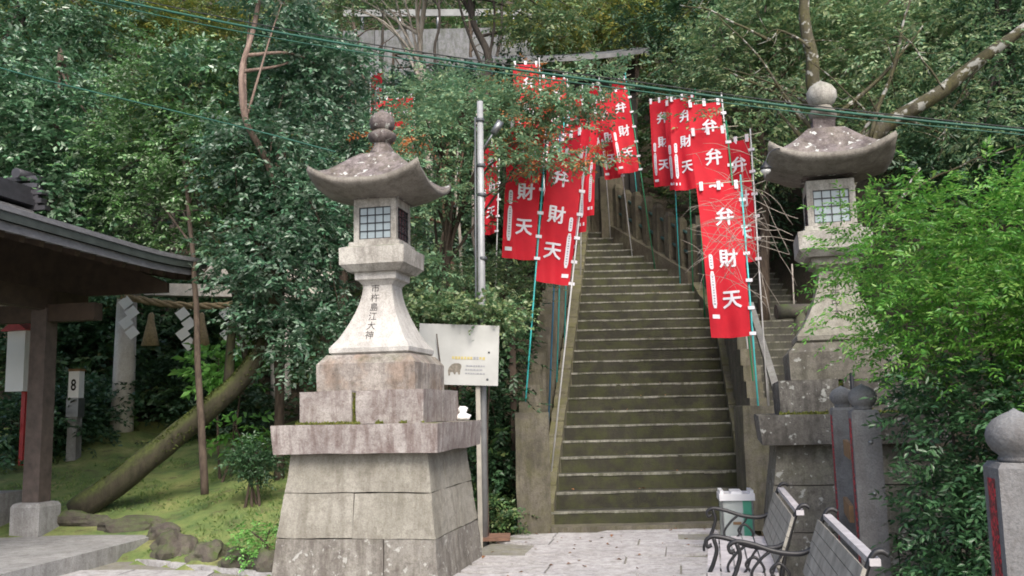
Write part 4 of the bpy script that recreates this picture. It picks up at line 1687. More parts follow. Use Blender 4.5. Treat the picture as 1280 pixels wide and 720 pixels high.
mb.faces([(-.32, -.2, 1.62), (.18, -.2, 1.62), (.18, .2, 1.62), (-.32, .2, 1.62), (-.07, -.2, 1.78), (-.07, .2, 1.78)], [(3, 2, 1, 0), (0, 1, 4), (2, 3, 5), (1, 2, 5, 4), (3, 0, 4, 5)])
mb.build('roof', 'red_paint', wb)

# ---------------------------------------------------------------- hall roof and road wall up the hill
ha = at(640, 92, 23.0)
hb2 = at(806, 82, 23.0)
hall = empty('shrine_hall', (ha.x, 23, 5.0), 0, 'dark shrine hall with a grey roof edge above the staircase', 'building')
o_ = Vector((ha.x, 23, 5.0))
W_ = hb2.x - ha.x
zr = ha.z - 5.0
mb = MB()
ns = 14
V_ = []
for j in range(ns + 1):
    t = j / ns
    x = -1.2 + (W_ + 1.2) * t
    zl = zr - .05 + .28 * max(0, t - .5) ** 1.6 * 2
    V_ += [(x, -.9, zl), (x, -.9, zl + .12), (x, 3.4, zl + 1.9), (x, 3.4, zl + 1.7)]
fs = []
for j in range(ns):
    for k in range(4):
        fs.append((j * 4 + k, j * 4 + (k + 1) % 4, j * 4 + 4 + (k + 1) % 4, j * 4 + 4 + k))
fs += [(0, 1, 2, 3), (ns * 4 + 3, ns * 4 + 2, ns * 4 + 1, ns * 4)]
mb.faces(V_, fs)
mb.build('roof', 'hall_roof', hall)
for i in range(5):
    mb = MB()
    x = .2 + i * (W_ - .6) / 4
    mb.box(x - .12, x + .12, -.12, .12, -1, zr + .1)
    mb.build('post', 'hall_wood', hall)
for i in range(4):
    mb = MB()
    x0 = .2 + i * (W_ - .6) / 4
    mb.box(x0 + .12, x0 + (W_ - .6) / 4 - .12, .02, .10, -1, zr)
    mb.build('wall_panel', 'hall_wood', hall)
mb = MB()
mb.bar((0, -.14, zr - .5), (W_ - .2, -.14, zr - .5), .1, .22)
mb.build('beam', 'hall_wood', hall)

wa, wb_ = at(425, 66, 27.0), at(668, 92, 27.0)
rw = empty('road_wall', (wa.x, 27, wa.z - 1.6), 0, 'grey concrete road wall with guard rail high in the trees', 'wall')
o_ = Vector((wa.x, 27, wa.z - 1.6))
Wl = wb_.x - wa.x
for i in range(6):
    x0, x1 = Wl * i / 6 + .01, Wl * (i + 1) / 6 - .01
    mb = MB()
    mb.frust(x0, x1, 0, .6, -1.2, x0, x1, .45, .9, 2.5)
    mb.bevel(.02)
    mb.build('panel', 'wall_grey', rw)
mb = MB()
mb.bar((0, .5, 3.1), (Wl, .5, 3.0), .04, .22)
mb.build('guard_rail', 'rail_grey', rw)
for i in range(5):
    mb = MB()
    mb.tube([(Wl * (i + .5) / 5, .55, 2.4), (Wl * (i + .5) / 5, .55, 3.15)], .05, 8)
    mb.build('guard_post', 'steel', rw)

# ---------------------------------------------------------------- garden rocks and small things
def rock(px_, py_, Y, sx, sy, sz, lab, seed, name='rock'):
    p = at(px_, py_, Y)
    bm_ = bmesh.new()
    bmesh.ops.create_icosphere(bm_, subdivisions=3, radius=1)
    for v in bm_.verts:
        k = 1 + .40 * noise.noise(v.co * 1.3 + Vector((seed, 0, 0))) + .20 * noise.noise(v.co * 3.1 + Vector((0, seed, 0))) + .08 * noise.noise(v.co * 8 + Vector((0, 0, seed)))
        v.co = Vector((v.co.x * sx, v.co.y * sy, max(v.co.z, -.5) * sz)) * k
    mb = MB()
    mb.bm.free()
    mb.bm = bm_
    o = mb.build(name, 'rock', None, (p.x, Y, max(.0, gh(p.x, Y)) + sz * .12))
    tag(o, lab, 'rock', 'edging rocks along the mossy garden')


rock(216, 668, 9.72, .24, .18, .19, 'brownish rock at the pavilion platform corner', 1)
rock(262, 676, 9.35, .19, .16, .15, 'rounded mossy rock between two others at the garden edge', 5)
rock(300, 684, 9.05, .20, .15, .13, 'low mossy rock nearly covered by ground plants', 9)
rock(336, 688, 8.75, .15, .13, .14, 'tan rock touching the left lantern base', 12)
rock(205, 652, 10.35, .18, .12, .12, 'dark rock behind the pavilion platform corner', 15)
rock(165, 648, 10.75, .36, .12, .12, 'dark long edging rock beside the thin trunk foot', 18)
rock(100, 645, 10.95, .40, .12, .12, 'dark edging rock nearest the pavilion post', 21)
p = at(579, 515, 9.35)
mb = MB()
mb.lathe([(.0, 0), (.06, .01), (.075, .04), (.045, .075), (.05, .11), (.02, .135), (.0, .14)], 9).rough(0, .03, 17)
tag(mb.build('crumpled_paper', 'paper_white', None, (p.x, 9.3, 1.352)), 'small crumpled white paper on the left lantern slab', 'paper')
mb = MB()
a = at(604, 667, 10.7)
mb.box(-.22, .22, -.2, .2, 0, .035).bevel(.006)
o = mb.build('rusty_plate', 'rust_plate', None, (-.30, 10.55, .02))
tag(o, 'flat reddish-brown plate on the ground beside the left stair pier', 'plate')
p = at(957, 212, 8.0)
bl_ = empty('small_lamp', p, 0, 'tiny white lamp with black cap under the right lantern eave', 'lamp')
mb = MB()
mb.lathe([(.052, -.002), (.05, .02), (.025, .045), (.012, .075), (.0, .08)], 14)
mb.build('cap', 'iron_black', bl_)
mb = MB()
mb.lathe([(.0, -.045), (.025, -.038), (.043, -.018), (.046, 0.0)], 14)
mb.build('globe', 'lamp_white', bl_)
mb = MB()
mb.tube(catmull([(0, 0, .06), (.05, .02, .16), (.16, .1, .22), (.22, .2, .20)], 5), .006, 6)
mb.build('cord', 'iron_black', bl_)
a, b = at(970, 390, 10.4), at(1012, 388, 10.4)
mb = MB()
mb.tube([a, a.lerp(b, .4), b + Vector((.6, .1, 0))], .085, 12).rough(0, .006, 6)
sb = tag(mb.build('stone_beam', 'rock'), 'dark round stone beam behind the right lantern shaft', 'beam')
mb = MB()
bt = a.lerp(b, .7)
mb.tube([(bt.x, bt.y, -.05), (bt.x, bt.y, bt.z)], .07, 10)
mb.build('support', 'rock', sb)

# overhead wires
W3 = []
for i, (pts, r_, mt, lab) in enumerate((
        ([(-60, -45), (250, 22), (500, 66), (800, 108), (1040, 139), (1400, 176)], .0125, 'wire_green', 'thick green overhead wire running across the banners'),
        ([(-60, -52), (250, 16), (500, 61), (800, 103), (1040, 135), (1400, 173)], .006, 'wire_black', 'thin dark overhead wire just above the thick green one'),
        ([(-60, -38), (250, 30), (500, 73), (800, 114), (1040, 145), (1400, 180)], .006, 'wire_green', 'thin green overhead wire just below the thick one'),
        ([(-80, 62), (60, 101), (290, 156), (420, 190)], .008, 'wire_green', 'single green wire sloping across the trees at left'))):
    mb = MB()
    mb.tube(catmull([at(x, y, 8.1 + .4 * (i == 3) + (1280 - x) * .0012) for x, y in pts], 8), r_, 6)
    tag(mb.build('overhead_wire', mt), lab, 'wire', 'overhead wires')

# ---------------------------------------------------------------- trees and shrubs
def B(px_, py_, Y, rx, ry, rz):
    p = at(px_, py_, Y)
    return (p.x, p.y, p.z, rx, ry, rz)


def gp(px_, Y):
    p = at(px_, 500, Y)
    return Vector((p.x, Y, gh(p.x, Y) - .1))


# young broadleaf beside the pavilion
tree('young_broadleaf_tree', 'young broadleaf tree on a thin brown trunk beside the pavilion',
     [at(256, 618, 10.9), at(249, 480, 11.1), at(242, 330, 11.5), at(230, 200, 12.0), at(222, 70, 12.3)], (.048, .016),
     [B(215, 110, 12.5, .85, .7, .8), B(180, 205, 12.6, .85, .7, .7), B(260, 200, 12.1, .8, .6, .65), B(210, 270, 12.5, .85, .5, .4), B(285, 290, 11.9, .5, .5, .35)],
     300, 9, .13, 8, .20, .068, .48, 'leaf_fresh', 'bark_brown', 14, shell=.35)
# glossy camellias
tree('camellia_tree', 'dark glossy camellia filling the space left of the left lantern',
     [gp(350, 12.0), at(348, 430, 11.9), at(340, 300, 11.8), at(350, 160, 11.8)], (.07, .02),
     [B(350, 330, 11.5, .85, .7, .75), B(330, 200, 11.7, .8, .7, .7), B(400, 260, 11.4, .6, .5, .75), B(335, 395, 11.6, .4, .5, .4), B(390, 110, 11.9, .7, .6, .6), B(390, 420, 11.3, .55, .5, .5)],
     370, 9, .13, 7, .19, .078, .50, 'leaf_teal', 'bark_brown', 14, shell=.3)
tree('camellia_tree', 'broad dark evergreen rising behind the pavilion roof',
     [gp(60, 13.5), at(62, 350, 13.4), at(70, 200, 13.4), at(75, 60, 13.4)], (.09, .03),
     [B(50, 250, 13.2, 1.4, 1.0, .9), B(-20, 180, 13.4, 1.2, 1.0, 1.2), B(110, 180, 13.3, 1.0, .9, 1.0), B(30, 90, 13.6, .9, .8, .6), B(130, 310, 13.0, .9, .7, .6)],
     360, 9, .17, 7, .24, .10, .52, 'leaf_camellia', 'bark_brown', 14, shell=.35)
tree('evergreen_tree', 'shaded evergreen behind the torii gate',
     [gp(210, 17.5), at(212, 420, 17.5), at(215, 300, 17.5), at(215, 180, 17.5)], (.12, .04),
     [B(200, 400, 17.2, 2.2, 1.0, 1.1), B(120, 440, 16.8, 1.6, .8, .9), B(290, 440, 17.0, 1.8, .9, .9), B(60, 460, 16.6, 1.3, .8, .8), B(320, 330, 17, 1.3, .9, 1.0), B(20, 400, 16.6, 1.3, .8, 1.1)],
     430, 8, .26, 7, .28, .13, .5, 'leaf_dark', 'bark_dark', 12, shell=.3)
# mossy leaning trunk
mossy = tree('leaning_mossy_tree', 'mossy trunk leaning right across the lawn',
             [at(95, 640, 11.3), at(190, 570, 11.35), at(255, 515, 11.4), at(310, 462, 11.5), at(340, 390, 11.6), at(350, 290, 11.7)], (.165, .09),
             [B(330, 270, 12.1, .7, .6, .7), B(280, 130, 12.4, .9, .7, .7)],
             150, 8, .18, 7, .2, .09, .5, 'leaf_camellia', 'bark_moss', 8)
ml = mossy.location
tc = catmull([at(95, 640, 11.3) - ml, at(190, 570, 11.35) - ml, at(255, 515, 11.4) - ml, at(310, 462, 11.5) - ml, at(340, 390, 11.6) - ml], 60)
tc = np.array([tuple(p) for p in tc])
tk = tc[rng.integers(20, len(tc), 2600)]
ang = rng.normal(0, 1.0, len(tk))
rad_ = .150 - .045 * (tk[:, 2] - tk[:, 2].min()) / (np.ptp(tk[:, 2]) + 1e-6)
off = np.stack([-np.sin(ang) * .55 * rad_, -np.abs(np.sin(ang)) * .8 * rad_ * np.sign(np.cos(ang * 2) + 1.2), np.cos(ang) * rad_], 1)
leafmesh('moss_tufts', tk + off, norm(off + rng.normal(0, .08, off.shape)), rng.normal(0, 1, off.shape), rng.uniform(.02, .06, len(tk)), .02, 'leaf_moss', mossy)

# maple over the banners: flat layered sprays, some turning red
mp_b = [B(600, 128, 11.3, .75, .5, .14), B(545, 165, 11.2, .6, .5, .12), B(690, 130, 11.3, .6, .5, .12), B(520, 215, 11.0, .45, .45, .13), B(625, 200, 11.1, .5, .4, .09), B(545, 250, 11.2, .45, .45, .10), B(700, 200, 11.1, .45, .4, .05), B(655, 160, 11.2, .5, .4, .10), B(530, 340, 11.3, .45, .4, .2), B(735, 100, 11.6, .5, .4, .08)]
maple = tree('maple_tree', 'layered maple boughs spreading in front of the left-hand banners',
             [gp(545, 12.0), at(548, 420, 12.0), at(560, 300, 11.8), at(565, 200, 11.6), at(590, 110, 11.5)], (.09, .03),
             mp_b, 165, 9, .20, 9, .24, .062, .55, 'leaf_maple', 'bark_brown', 18, flat=.25, shell=.2, nj=.25)
mo_ = maple.location
crown('autumn_leaves', [(b[0] - mo_.x, b[1] - mo_.y, b[2] - mo_.z, b[3], b[4], b[5]) for b in (B(655, 165, 11.1, .3, .3, .14), B(660, 105, 11.3, .3, .3, .2), B(700, 210, 11.0, .3, .25, .05), B(645, 225, 11.1, .22, .2, .10), B(740, 200, 11.1, .3, .25, .04), B(500, 170, 13.5, .4, .3, .3))],
      34, 6, .12, 7, .2, .055, .5, 'leaf_autumn', maple, .3)

# dense shrubs in the shade between lantern and stairs
def shrub(name, lab, px_, Y, blobs, ncl, per, sig, K, L, ll, lw, mt, nst=5, cat='shrub', bm='bark_brown', group=None, flat=.6, shell=.3, keep=None):
    base = gp(px_, Y)
    root = empty(name, base, 0, lab, cat, group)
    bl = [(b[0] - base.x, b[1] - base.y, b[2] - base.z, b[3], b[4], b[5]) for b in blobs]
    mb = MB()
    r_ = random.Random(px_)
    for i in range(nst):
        b = bl[i % len(bl)]
        e = Vector((b[0] + r_.uniform(-.5, .5) * b[3], b[1] + r_.uniform(-.4, .4) * b[4], b[2] + b[5] * .4))
        s_ = Vector((e.x * .35 + r_.uniform(-.2, .2), e.y * .35 + r_.uniform(-.1, .1), 0))
        branch(mb, [s_, s_.lerp(e, .5) + Vector((r_.uniform(-.1, .1), 0, .05)), e], .022, .006, 5, 6)
    mb.build('stem', bm, root)
    kp = (lambda C: keep(C + np.array(base))) if keep else None
    crown('foliage', bl, ncl, per, sig, K, L, ll, lw, mt, root, flat, shell=shell, keep=kp)
    return root


shrub('shade_shrub', 'dark shrub filling the gap left of the stair parapet', 625, 12.2, [B(612, 420, 12.3, .35, .5, .55), B(612, 500, 12.1, .3, .4, .5), B(618, 570, 12.0, .2, .4, .5), B(610, 600, 11.8, .25, .4, .35)], 130, 8, .15, 7, .18, .08, .5, 'leaf_dark')
shrub('ivy_clump', 'ivy spilling over the top of the notice board', 575, 10.6, [B(585, 392, 10.5, .6, .3, .14), B(530, 385, 10.6, .35, .3, .12), B(625, 400, 10.7, .25, .3, .2), B(545, 420, 10.12, .12, .05, .06)], 120, 7, .09, 6, .13, .055, .7, 'leaf_softgreen')
shrub('fern_bank', 'ferny undergrowth between the maple and the lamp pole', 550, 12.4, [B(560, 350, 12.4, .7, .5, .3), B(520, 330, 12.2, .5, .4, .35), B(620, 360, 12.6, .5, .4, .3)], 110, 8, .16, 11, .28, .05, .38, 'leaf_softgreen')
shrub('lawn_plant', 'bright broad-leaved plant right of the mossy trunk', 300, 12.3, [B(290, 535, 12.2, .3, .3, .2), B(275, 460, 12.6, .35, .3, .3), B(315, 440, 12.5, .2, .2, .2)], 30, 5, .10, 5, .16, .13, .5, 'leaf_fern', 4, 'plant')
shrub('clipped_bush', 'small dark rounded bush left of the left lantern base', 320, 10.9, [B(320, 575, 10.9, .24, .22, .24)], 80, 6, .06, 6, .10, .045, .45, 'leaf_dark', 4, 'bush')
shrub('lawn_edge_plant', 'low leafy plant between the rocks and the lantern base', 330, 8.95, [B(325, 668, 9.0, .2, .14, .10), B(305, 690, 8.85, .14, .1, .06)], 26, 5, .05, 6, .09, .04, .5, 'leaf_fern', 3, 'plant')
for i, (px_, Y, s_, lab) in enumerate(((75, 14.2, .9, 'low shrub at the back of the lawn beside marker post 8'), (25, 13.9, 1.0, 'low shrub at the far left back of the lawn'), (215, 15.6, .9, 'low shrub under the middle of the torii'), (120, 15.4, .8, 'low shrub left of the torii pillar'), (280, 15.2, .9, 'low shrub under the right part of the torii'))):
    g_ = gp(px_, Y)
    shrub('low_shrub', lab, px_, Y, [(g_.x, Y, g_.z + .55 * s_, .8 * s_, .5, .55 * s_)], 60, 8, .2, 6, .22, .10, .5, 'leaf_camellia' if i % 2 else 'leaf_dark')

# bright nandina in front of the right lantern
def nandina_keep(C):
    # the granite posts and benches stay clear of leaves
    return ~((C[:, 2] < 1.72) & (C[:, 0] < .408 * C[:, 1] + .02))


nb1 = [(3.75, 5.9, 2.2, .8, .6, .7), (3.6, 5.4, 1.9, .7, .5, .5), (3.15, 6.1, 2.45, .85, .6, .60), (3.1, 5.9, 1.9, .75, .5, .4), (2.75, 6.3, 2.35, .5, .45, .5), (2.72, 6.2, 1.95, .35, .35, .35), (2.45, 6.9, 2.55, .25, .3, .12)]
nan = shrub('bright_shrub', 'bright green feathery shrub covering the right lantern', 1260, 6.3, nb1, 310, 9, .13, 13, .23, .047, .36, 'leaf_nandina', 4, 'shrub', 'bark_dark', flat=.6, shell=.25, keep=nandina_keep)
nb2 = [(3.35, 6.0, 1.2, .85, .6, .55), (3.5, 5.6, .6, .9, .6, .6), (3.0, 6.0, .55, .5, .5, .55), (3.9, 5.2, 1.3, .7, .6, .7), (2.85, 5.6, .35, .35, .4, .35), (2.75, 6.1, 1.35, .35, .3, .55), (2.72, 6.0, .6, .3, .3, .5)]
shrub('dark_shrub', 'darker leafy shrub behind the nearest granite post', 1200, 6.2, nb2, 430, 9, .13, 10, .21, .056, .38, 'leaf_nandina_deep', 10, 'shrub', 'bark_dark', flat=.6, shell=.25, keep=nandina_keep)

# mossy forked tree behind the right lantern, with bare twigs
def right_extra(mb, o):
    branch(mb, [at(1050, 250, 11.5) + o, at(1088, 172, 11.4) + o, at(1180, 112, 11.2) + o, at(1235, 68, 11.1) + o, at(1300, 20, 11.0) + o], .12, .06, 6, 9, .04, 2)
    r_ = random.Random(5)
    for s0, s1, r0 in (((1088, 172), (1140, -10), .03), ((1012, 60), (960, 40), .02), ((1000, 150), (900, 20), .02), ((1010, 120), (905, 85), .018), ((1180, 112), (1120, 30), .014), ((960, 50), (850, 5), .018), ((1240, 68), (1170, 200), .016), ((1120, 250), (1280, 180), .018), ((1100, 160), (1010, 75), .016), ((1150, 210), (1080, 330), .016)):
        Yb = 11.2 + r_.uniform(-.6, .5)
        a, b = at(*s0, Yb), at(*s1, Yb + r_.uniform(-.3, .3))
        m1 = a.lerp(b, .5) + Vector((r_.uniform(-.12, .12), 0, r_.uniform(-.1, .15)))
        pts = branch(mb, [a + o, m1 + o, b + o], r0, r0 * .35, 7, 6, .05, r0 * 99)
        for k in range(7):
            q = pts[r_.randint(2, len(pts) - 2)]
            e = q + Vector((r_.uniform(-.5, .5), r_.uniform(-.3, .3), r_.uniform(-.3, .35)))
            branch(mb, [q, q.lerp(e, .5) + Vector((0, 0, r_.uniform(-.06, .08))), e], r0 * .4, .003, 4, 4, .02, k)


tree('forked_mossy_tree', 'mossy forked tree with pale bare branches behind the right lantern',
     [gp(1062, 11.6), at(1058, 330, 11.5), at(1045, 220, 11.5), at(1022, 130, 11.5), at(1012, 60, 11.5), at(1005, -40, 11.5)], (.16, .06),
     [B(1180, 60, 11.6, .9, .5, .35), B(930, 120, 12.2, .7, .4, .4), B(1240, 150, 11.4, .6, .5, .3)],
     60, 7, .25, 9, .26, .075, .42, 'leaf_softgreen', 'bark_halfmoss', 6, extra=right_extra, flat=.35)
# leafless twiggy shrub before the big banner
bt_o = gp(955, 10.4)
bt = empty('bare_shrub', (bt_o.x, 10.4, 0), 0, 'leafless tangle of pale twigs crossing the big right banner', 'shrub')
mb = MB()
r_ = random.Random(9)
for i in range(24):
    s_ = at(975 + r_.uniform(-30, 40), 310 + r_.uniform(-90, 90), 10.5)
    e = at(870 + r_.uniform(-20, 60), 250 + r_.uniform(-60, 110), 10.4 + r_.uniform(-.3, .3))
    pts = branch(mb, [s_ - bt.location, s_.lerp(e, .5) - bt.location + Vector((0, r_.uniform(-.2, .2), r_.uniform(-.05, .25))), e - bt.location], .0048, .002, 6, 4, .06, i)
    for k in range(4):
        q = pts[r_.randint(4, len(pts) - 2)]
        e2 = q + Vector((r_.uniform(-.35, .15), r_.uniform(-.15, .15), r_.uniform(-.25, .25)))
        branch(mb, [q, q.lerp(e2, .5) + Vector((0, 0, .03)), e2], .003, .0015, 3, 4)
mb.build('twigs', 'bark_pale', bt)
mb = MB()
branch(mb, [Vector((.45, .1, -.1)), Vector((.42, .1, 1.2)), at(990, 330, 10.5) - bt.location], .016, .008, 6, 6)
mb.build('stem', 'bark_pale', bt)

# hillside trees
hill = [
    # label, name, trunk px base, Y, lean px, top py, radius, blobs, material, leaf, bark
    ('pale-trunked tree in front of the grey road wall', 'pale_trunk_tree', 545, 19.5, [(530, 110), (524, 60), (538, -60)], (.09, .05), [(520, -60, 19.5, 1.6, 1.0, .6), (430, 0, 19.8, .9, .8, .4)], 'leaf_softgreen', .10, 'bark_pale', 130),
    ('dark forked tree standing before the road wall', 'forked_tree', 605, 18.5, [(606, 130), (610, 70), (590, 20), (585, -60)], (.11, .05), [(600, -50, 18.5, 1.5, 1.0, .5), (680, 20, 18.6, .9, .8, .4)], 'leaf_softgreen', .10, 'bark_dark', 150),
    ('yellow-green tree above the hall roof', 'yellowing_tree', 800, 25.0, [(795, 60), (790, 0), (790, -80)], (.14, .06), [(770, 30, 25, 2.2, 1.2, 1.0), (700, 20, 25.2, 1.8, 1.2, .9), (840, 15, 25, 1.6, 1.2, 1.0)], 'leaf_yellowgreen', .14, 'bark_brown', 190),
    ('soft green tree leaning in from the upper right', 'soft_green_tree', 960, 17.5, [(955, 250), (950, 130), (945, 0)], (.12, .05), [(930, 60, 17, 1.3, 1.0, .9), (900, 150, 17, .6, .6, .4), (970, 190, 16.5, .7, .7, .6), (1000, 10, 16.5, 1.3, .9, .8)], 'leaf_softgreen', .10, 'bark_brown', 240),
    ('tree with hazy foliage above the right lantern roof', 'hazy_tree', 1130, 16.5, [(1130, 250), (1135, 100), (1130, -20)], (.12, .05), [(1130, 60, 16, 1.4, 1.0, .9), (1210, 20, 16, 1.3, .9, .9), (1070, 130, 16, 1.0, .8, .8), (1150, 180, 15.5, 1.2, .8, .7)], 'leaf_softgreen', .095, 'bark_brown', 290),
    ('deep green tree at the upper right corner', 'deep_green_tree', 1260, 14.5, [(1262, 200), (1262, 80), (1260, -40)], (.12, .05), [(1250, 110, 14.2, 1.1, .8, .8), (1290, 200, 13.8, .9, .8, .7), (1200, 200, 14, .8, .7, .5), (1280, 0, 14.2, .9, .8, .7)], 'leaf_dark', .09, 'bark_dark', 250),
    ('tree with mixed autumn tints at the upper left', 'mixed_tree', 160, 20.0, [(165, 130), (170, 60), (168, -40)], (.13, .05), [(150, 20, 20, 1.6, 1.0, .8), (240, 10, 20, 1.4, 1.0, .7), (70, 20, 19.5, 1.5, 1.0, .8)], 'leaf_yellowgreen', .11, 'bark_brown', 210),
    ('leafy tree at the far upper left corner', 'corner_tree', 20, 17.0, [(22, 150), (25, 60), (28, -40)], (.13, .05), [(10, 60, 17, 1.4, 1.0, 1.0), (60, 110, 16.5, 1.0, .8, .8), (0, 190, 16.5, 1.0, .8, .8), (100, 20, 17, 1.0, .8, .8)], 'leaf_camellia', .11, 'bark_dark', 260),
    ('green tree behind the left lantern roof', 'midslope_tree', 430, 16.5, [(432, 250), (440, 150), (436, 60)], (.09, .04), [(430, 170, 16.5, 1.1, .8, .8), (480, 220, 16.3, .8, .6, .7), (395, 90, 17, .9, .8, .6), (520, 300, 16, .8, .6, .6)], 'leaf_teal', .095, 'bark_brown', 240),
    ('bushy tree below the road wall', 'bushy_tree', 480, 22.5, [(485, 160), (490, 110), (492, 60)], (.08, .03), [(480, 120, 22.5, 1.2, .8, .5), (560, 115, 22.5, 1.2, .8, .45), (640, 120, 22, 1.0, .8, .5)], 'leaf_teal', .12, 'bark_brown', 130),
    ('tree with ochre leaves behind the camellia', 'ochre_tree', 260, 19.0, [(262, 260), (258, 160), (250, 80)], (.10, .04), [(250, 130, 19, 1.3, .9, .8), (310, 200, 18.5, 1.0, .8, .8), (180, 150, 18.8, 1.1, .8, .9)], 'leaf_yellowgreen', .10, 'bark_brown', 200),
    ('slim reddish trunk tree right of the left lantern eave', 'reddish_trunk_tree', 566, 14.3, [(562, 330), (556, 260), (560, 180)], (.075, .05), [(560, 130, 14.5, .8, .6, .4), (500, 260, 14.4, .4, .4, .4)], 'leaf_maple', .08, 'bark_red', 80),
    ('dark evergreen behind the stair fence', 'dark_evergreen', 905, 20.0, [(905, 250), (900, 170), (895, 60)], (.14, .06), [(880, 120, 20.5, 1.3, .9, 1.2), (930, 200, 19.5, 1.0, .8, 1.2), (860, 30, 22, 1.6, 1.0, .9), (940, 280, 18.5, .8, .7, .8)], 'leaf_dark', .11, 'bark_dark', 260),
    ('shaded evergreen left of the hall', 'shade_evergreen', 640, 19.0, [(642, 250), (640, 160), (645, 80)], (.11, .05), [(640, 220, 19, 1.0, .8, 1.2), (600, 280, 18, 1.0, .7, .9), (650, 120, 20, 1.0, .8, .7)], 'leaf_dark', .11, 'bark_dark', 210),
]
for lab, nm, bx, Y, tp, tr, bl, lm, ll, bk, ncl in hill:
    base = gp(bx, Y)
    pts = [base] + [at(x, y, Y) for x, y in tp]
    pts = [pts[0]] + [p for p in pts[1:] if p.z > base.z + .3]
    tree(nm, lab, pts, tr, [B(*b) for b in bl], ncl, 8, .24, 8, .30, ll, .46, lm, bk, 12, group='trees on the wooded slope', flat=.45, shell=.3)

tree('bare_bough_tree', 'tree with a pinkish bare bough showing above the camellia',
     [gp(352, 12.4), at(350, 330, 12.1), at(338, 216, 11.4), at(308, 150, 10.95), at(303, 90, 10.95), at(318, 28, 11.2), at(330, -30, 11.6)], (.05, .028),
     [B(345, 10, 11.6, .5, .4, .3), B(395, 70, 11.8, .5, .4, .3)], 60, 8, .14, 7, .2, .08, .5, 'leaf_teal', 'bark_pink', 5, group='trees on the wooded slope')

# vine stems on the shaded bank
for i, (px0, py0, px1, py1, Y, lab) in enumerate(((585, 390, 590, 240, 12.9, 'thin vine stem on the bank beside the lamp pole'), (540, 380, 558, 250, 13.1, 'thin pale stem on the bank below the maple'), (575, 360, 570, 230, 13.6, 'brown leaning stem on the shaded bank'), (625, 380, 640, 260, 13.0, 'thin dark stem between lamp pole and banners'))):
    a, b = at(px0, py0, Y), at(px1, py1, Y)
    a.z = min(a.z, gh(a.x, Y))
    mb = MB()
    branch(mb, [a, a.lerp(b, .5) + Vector((.08 * (-1) ** i, 0, 0)), b, b + Vector((.1, .1, 1.2))], .035, .012, 6, 7, .05, i)
    tag(mb.build('bare_sapling', 'bark_brown' if i % 2 else 'bark_pale'), lab, 'sapling', 'bare saplings on the bank')

for i, (px0, px1, Y, lab) in enumerate(((452, 440, 24.5, 'leftmost thin sapling before the road wall'), (486, 478, 25.0, 'dark thin sapling left of the pale trunk before the road wall'), (510, 528, 25.2, 'leaning sapling just left of the pale trunk'), (556, 548, 25.0, 'thin sapling just right of the pale trunk'), (578, 592, 24.6, 'thin sapling left of the dark forked tree'), (636, 628, 24.5, 'thin sapling right of the dark forked tree'))):
    a, b = gp(px0, Y), at(px1, -20, Y)
    mb = MB()
    pts = branch(mb, [a, a.lerp(b, .4) + Vector((.15 * (-1) ** i, 0, 0)), a.lerp(b, .75), b], .06, .03, 6, 6, .08, i)
    for k in range(5):
        q = pts[rnd.randint(5, len(pts) - 2)]
        e = q + Vector((rnd.uniform(-1.2, 1.2), rnd.uniform(-.5, .2), rnd.uniform(.1, 1.0)))
        branch(mb, [q, q.lerp(e, .5) + Vector((0, 0, .1)), e], .025, .008, 4, 5, .04, k)
    tag(mb.build('sapling', 'bark_dark' if i % 2 else 'bark_brown'), lab, 'sapling', 'saplings before the road wall')

# undergrowth over the slope
N = 21000
ux = rng.uniform(-20, 21, N)
uy = 11.5 + 22 * rng.uniform(0, 1, N) ** .9
onst = (ux > -.1 + np.clip(uy - 11.4, 0, 9) * .144) & (ux < 6.2) & (uy < 21.5)
lawnm = (ux < -.6) & (uy < 15.0)
wallm = (ux > -6) & (ux < 1) & (uy > 22.8) & (uy < 28.2)
hallm = (ux > -.5) & (ux < 3.6) & (uy > 20.5) & (uy < 24)
mk_ = ~(onst | lawnm | hallm | wallm)
ux, uy = ux[mk_], uy[mk_]
uz = ground_h(ux, uy) + rng.uniform(0, 1, len(ux)) ** 2 * 1.1 + .03
A_ = rng.normal(0, .7, (len(ux), 3))
A_[:, 1] -= .35
A_[:, 2] = np.abs(A_[:, 2]) * .6
c_, d_, n_2, l_ = sprays(np.stack([ux, uy, uz], 1), A_, 9, .42, .15, .3, .4)
tag(leafmesh('undergrowth', c_, d_, n_2, l_, l_ * .48, 'leaf_under'), 'tangled low undergrowth covering the slope', 'undergrowth', kind='stuff')

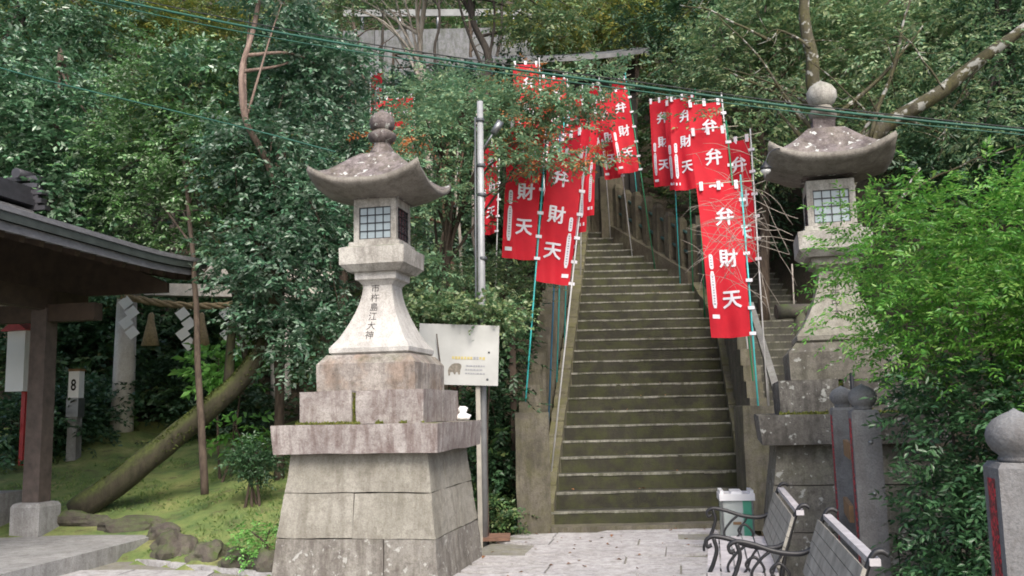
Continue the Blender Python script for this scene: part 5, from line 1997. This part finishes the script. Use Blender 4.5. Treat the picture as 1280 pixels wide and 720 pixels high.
# ferns between the two staircases and at the stair foot bank
N = 500
ux = rng.uniform(-.6, .1, N)
uy = rng.uniform(10.9, 14, N)
uz = ground_h(ux, uy) + rng.uniform(0, .4, N)
c_, d_, n_2, l_ = sprays(np.stack([ux, uy, uz], 1), rng.normal(0, .6, (N, 3)), 9, .22, .06, .3, .4)
tag(leafmesh('bank_plants', c_, d_, n_2, l_, l_ * .5, 'leaf_under'), 'small green plants on the bank beside the left pier', 'plants', kind='stuff')

# moss tufts and grass on the lawn
N = 26000
ux = rng.uniform(-7.5, -.8, N)
uy = rng.uniform(7.9, 15.2, N)
dd_ = uy - yborder(np.clip(ux, -4.2, .2))
den = np.array([noise.noise(Vector((a * 1.2, b * 1.2, 0))) for a, b in zip(ux, uy)])
lc = np.array([-1.26, 8.86])
mk_ = (dd_ > .15) & (den > -.15) & ~((ux < -3.9) & (uy < 11.3)) & ~((abs(ux - lc[0]) < .95) & (abs(uy - lc[1]) < 1.0))
ux, uy = ux[mk_], uy[mk_]
bz = np.array([noise.noise(Vector((a * .7, b * .7, 3))) for a, b in zip(ux, uy)]) * .07
uz = ground_h(ux, uy) + bz
N = len(ux)
d_ = rng.normal(0, .6, (N, 3))
d_[:, 2] = rng.uniform(.3, 1.0, N)
l_ = rng.uniform(.02, .06, N)
d_ = norm(d_)
n_2 = rng.normal(0, 1, (N, 3))
tag(leafmesh('grass', np.stack([ux, uy, uz], 1) + d_ * l_[:, None] * .4, d_, n_2, l_, l_ * .35, 'leaf_grass'), 'short moss and grass of the lawn', 'grass', kind='stuff')

# fallen leaves on paving and steps
N = 60
ux = rng.uniform(-.9, 2.6, N)
uy = rng.uniform(7.8, 11.25, N)
uz = np.full(N, .016)
k_ = rng.integers(1, 20, 40)
ux = np.concatenate([ux, np.array([rng.uniform(s_left(k) + .1, s_right(k) - .1) for k in k_])])
uy = np.concatenate([uy, np.array([s_y(k) + rng.uniform(.05, .3) for k in k_])])
uz = np.concatenate([uz, k_ * RISE + .018])
N = len(ux)
d_ = rng.normal(0, 1, (N, 3))
d_[:, 2] *= .1
n_2 = rng.normal(0, .25, (N, 3))
n_2[:, 2] = 1
l_ = rng.uniform(.03, .075, N)
tag(leafmesh('fallen_leaves', np.stack([ux, uy, uz], 1), d_, n_2, l_, l_ * .6, 'dry_leaf'), 'scattered dry leaves on the paving and steps', 'leaves', kind='stuff')
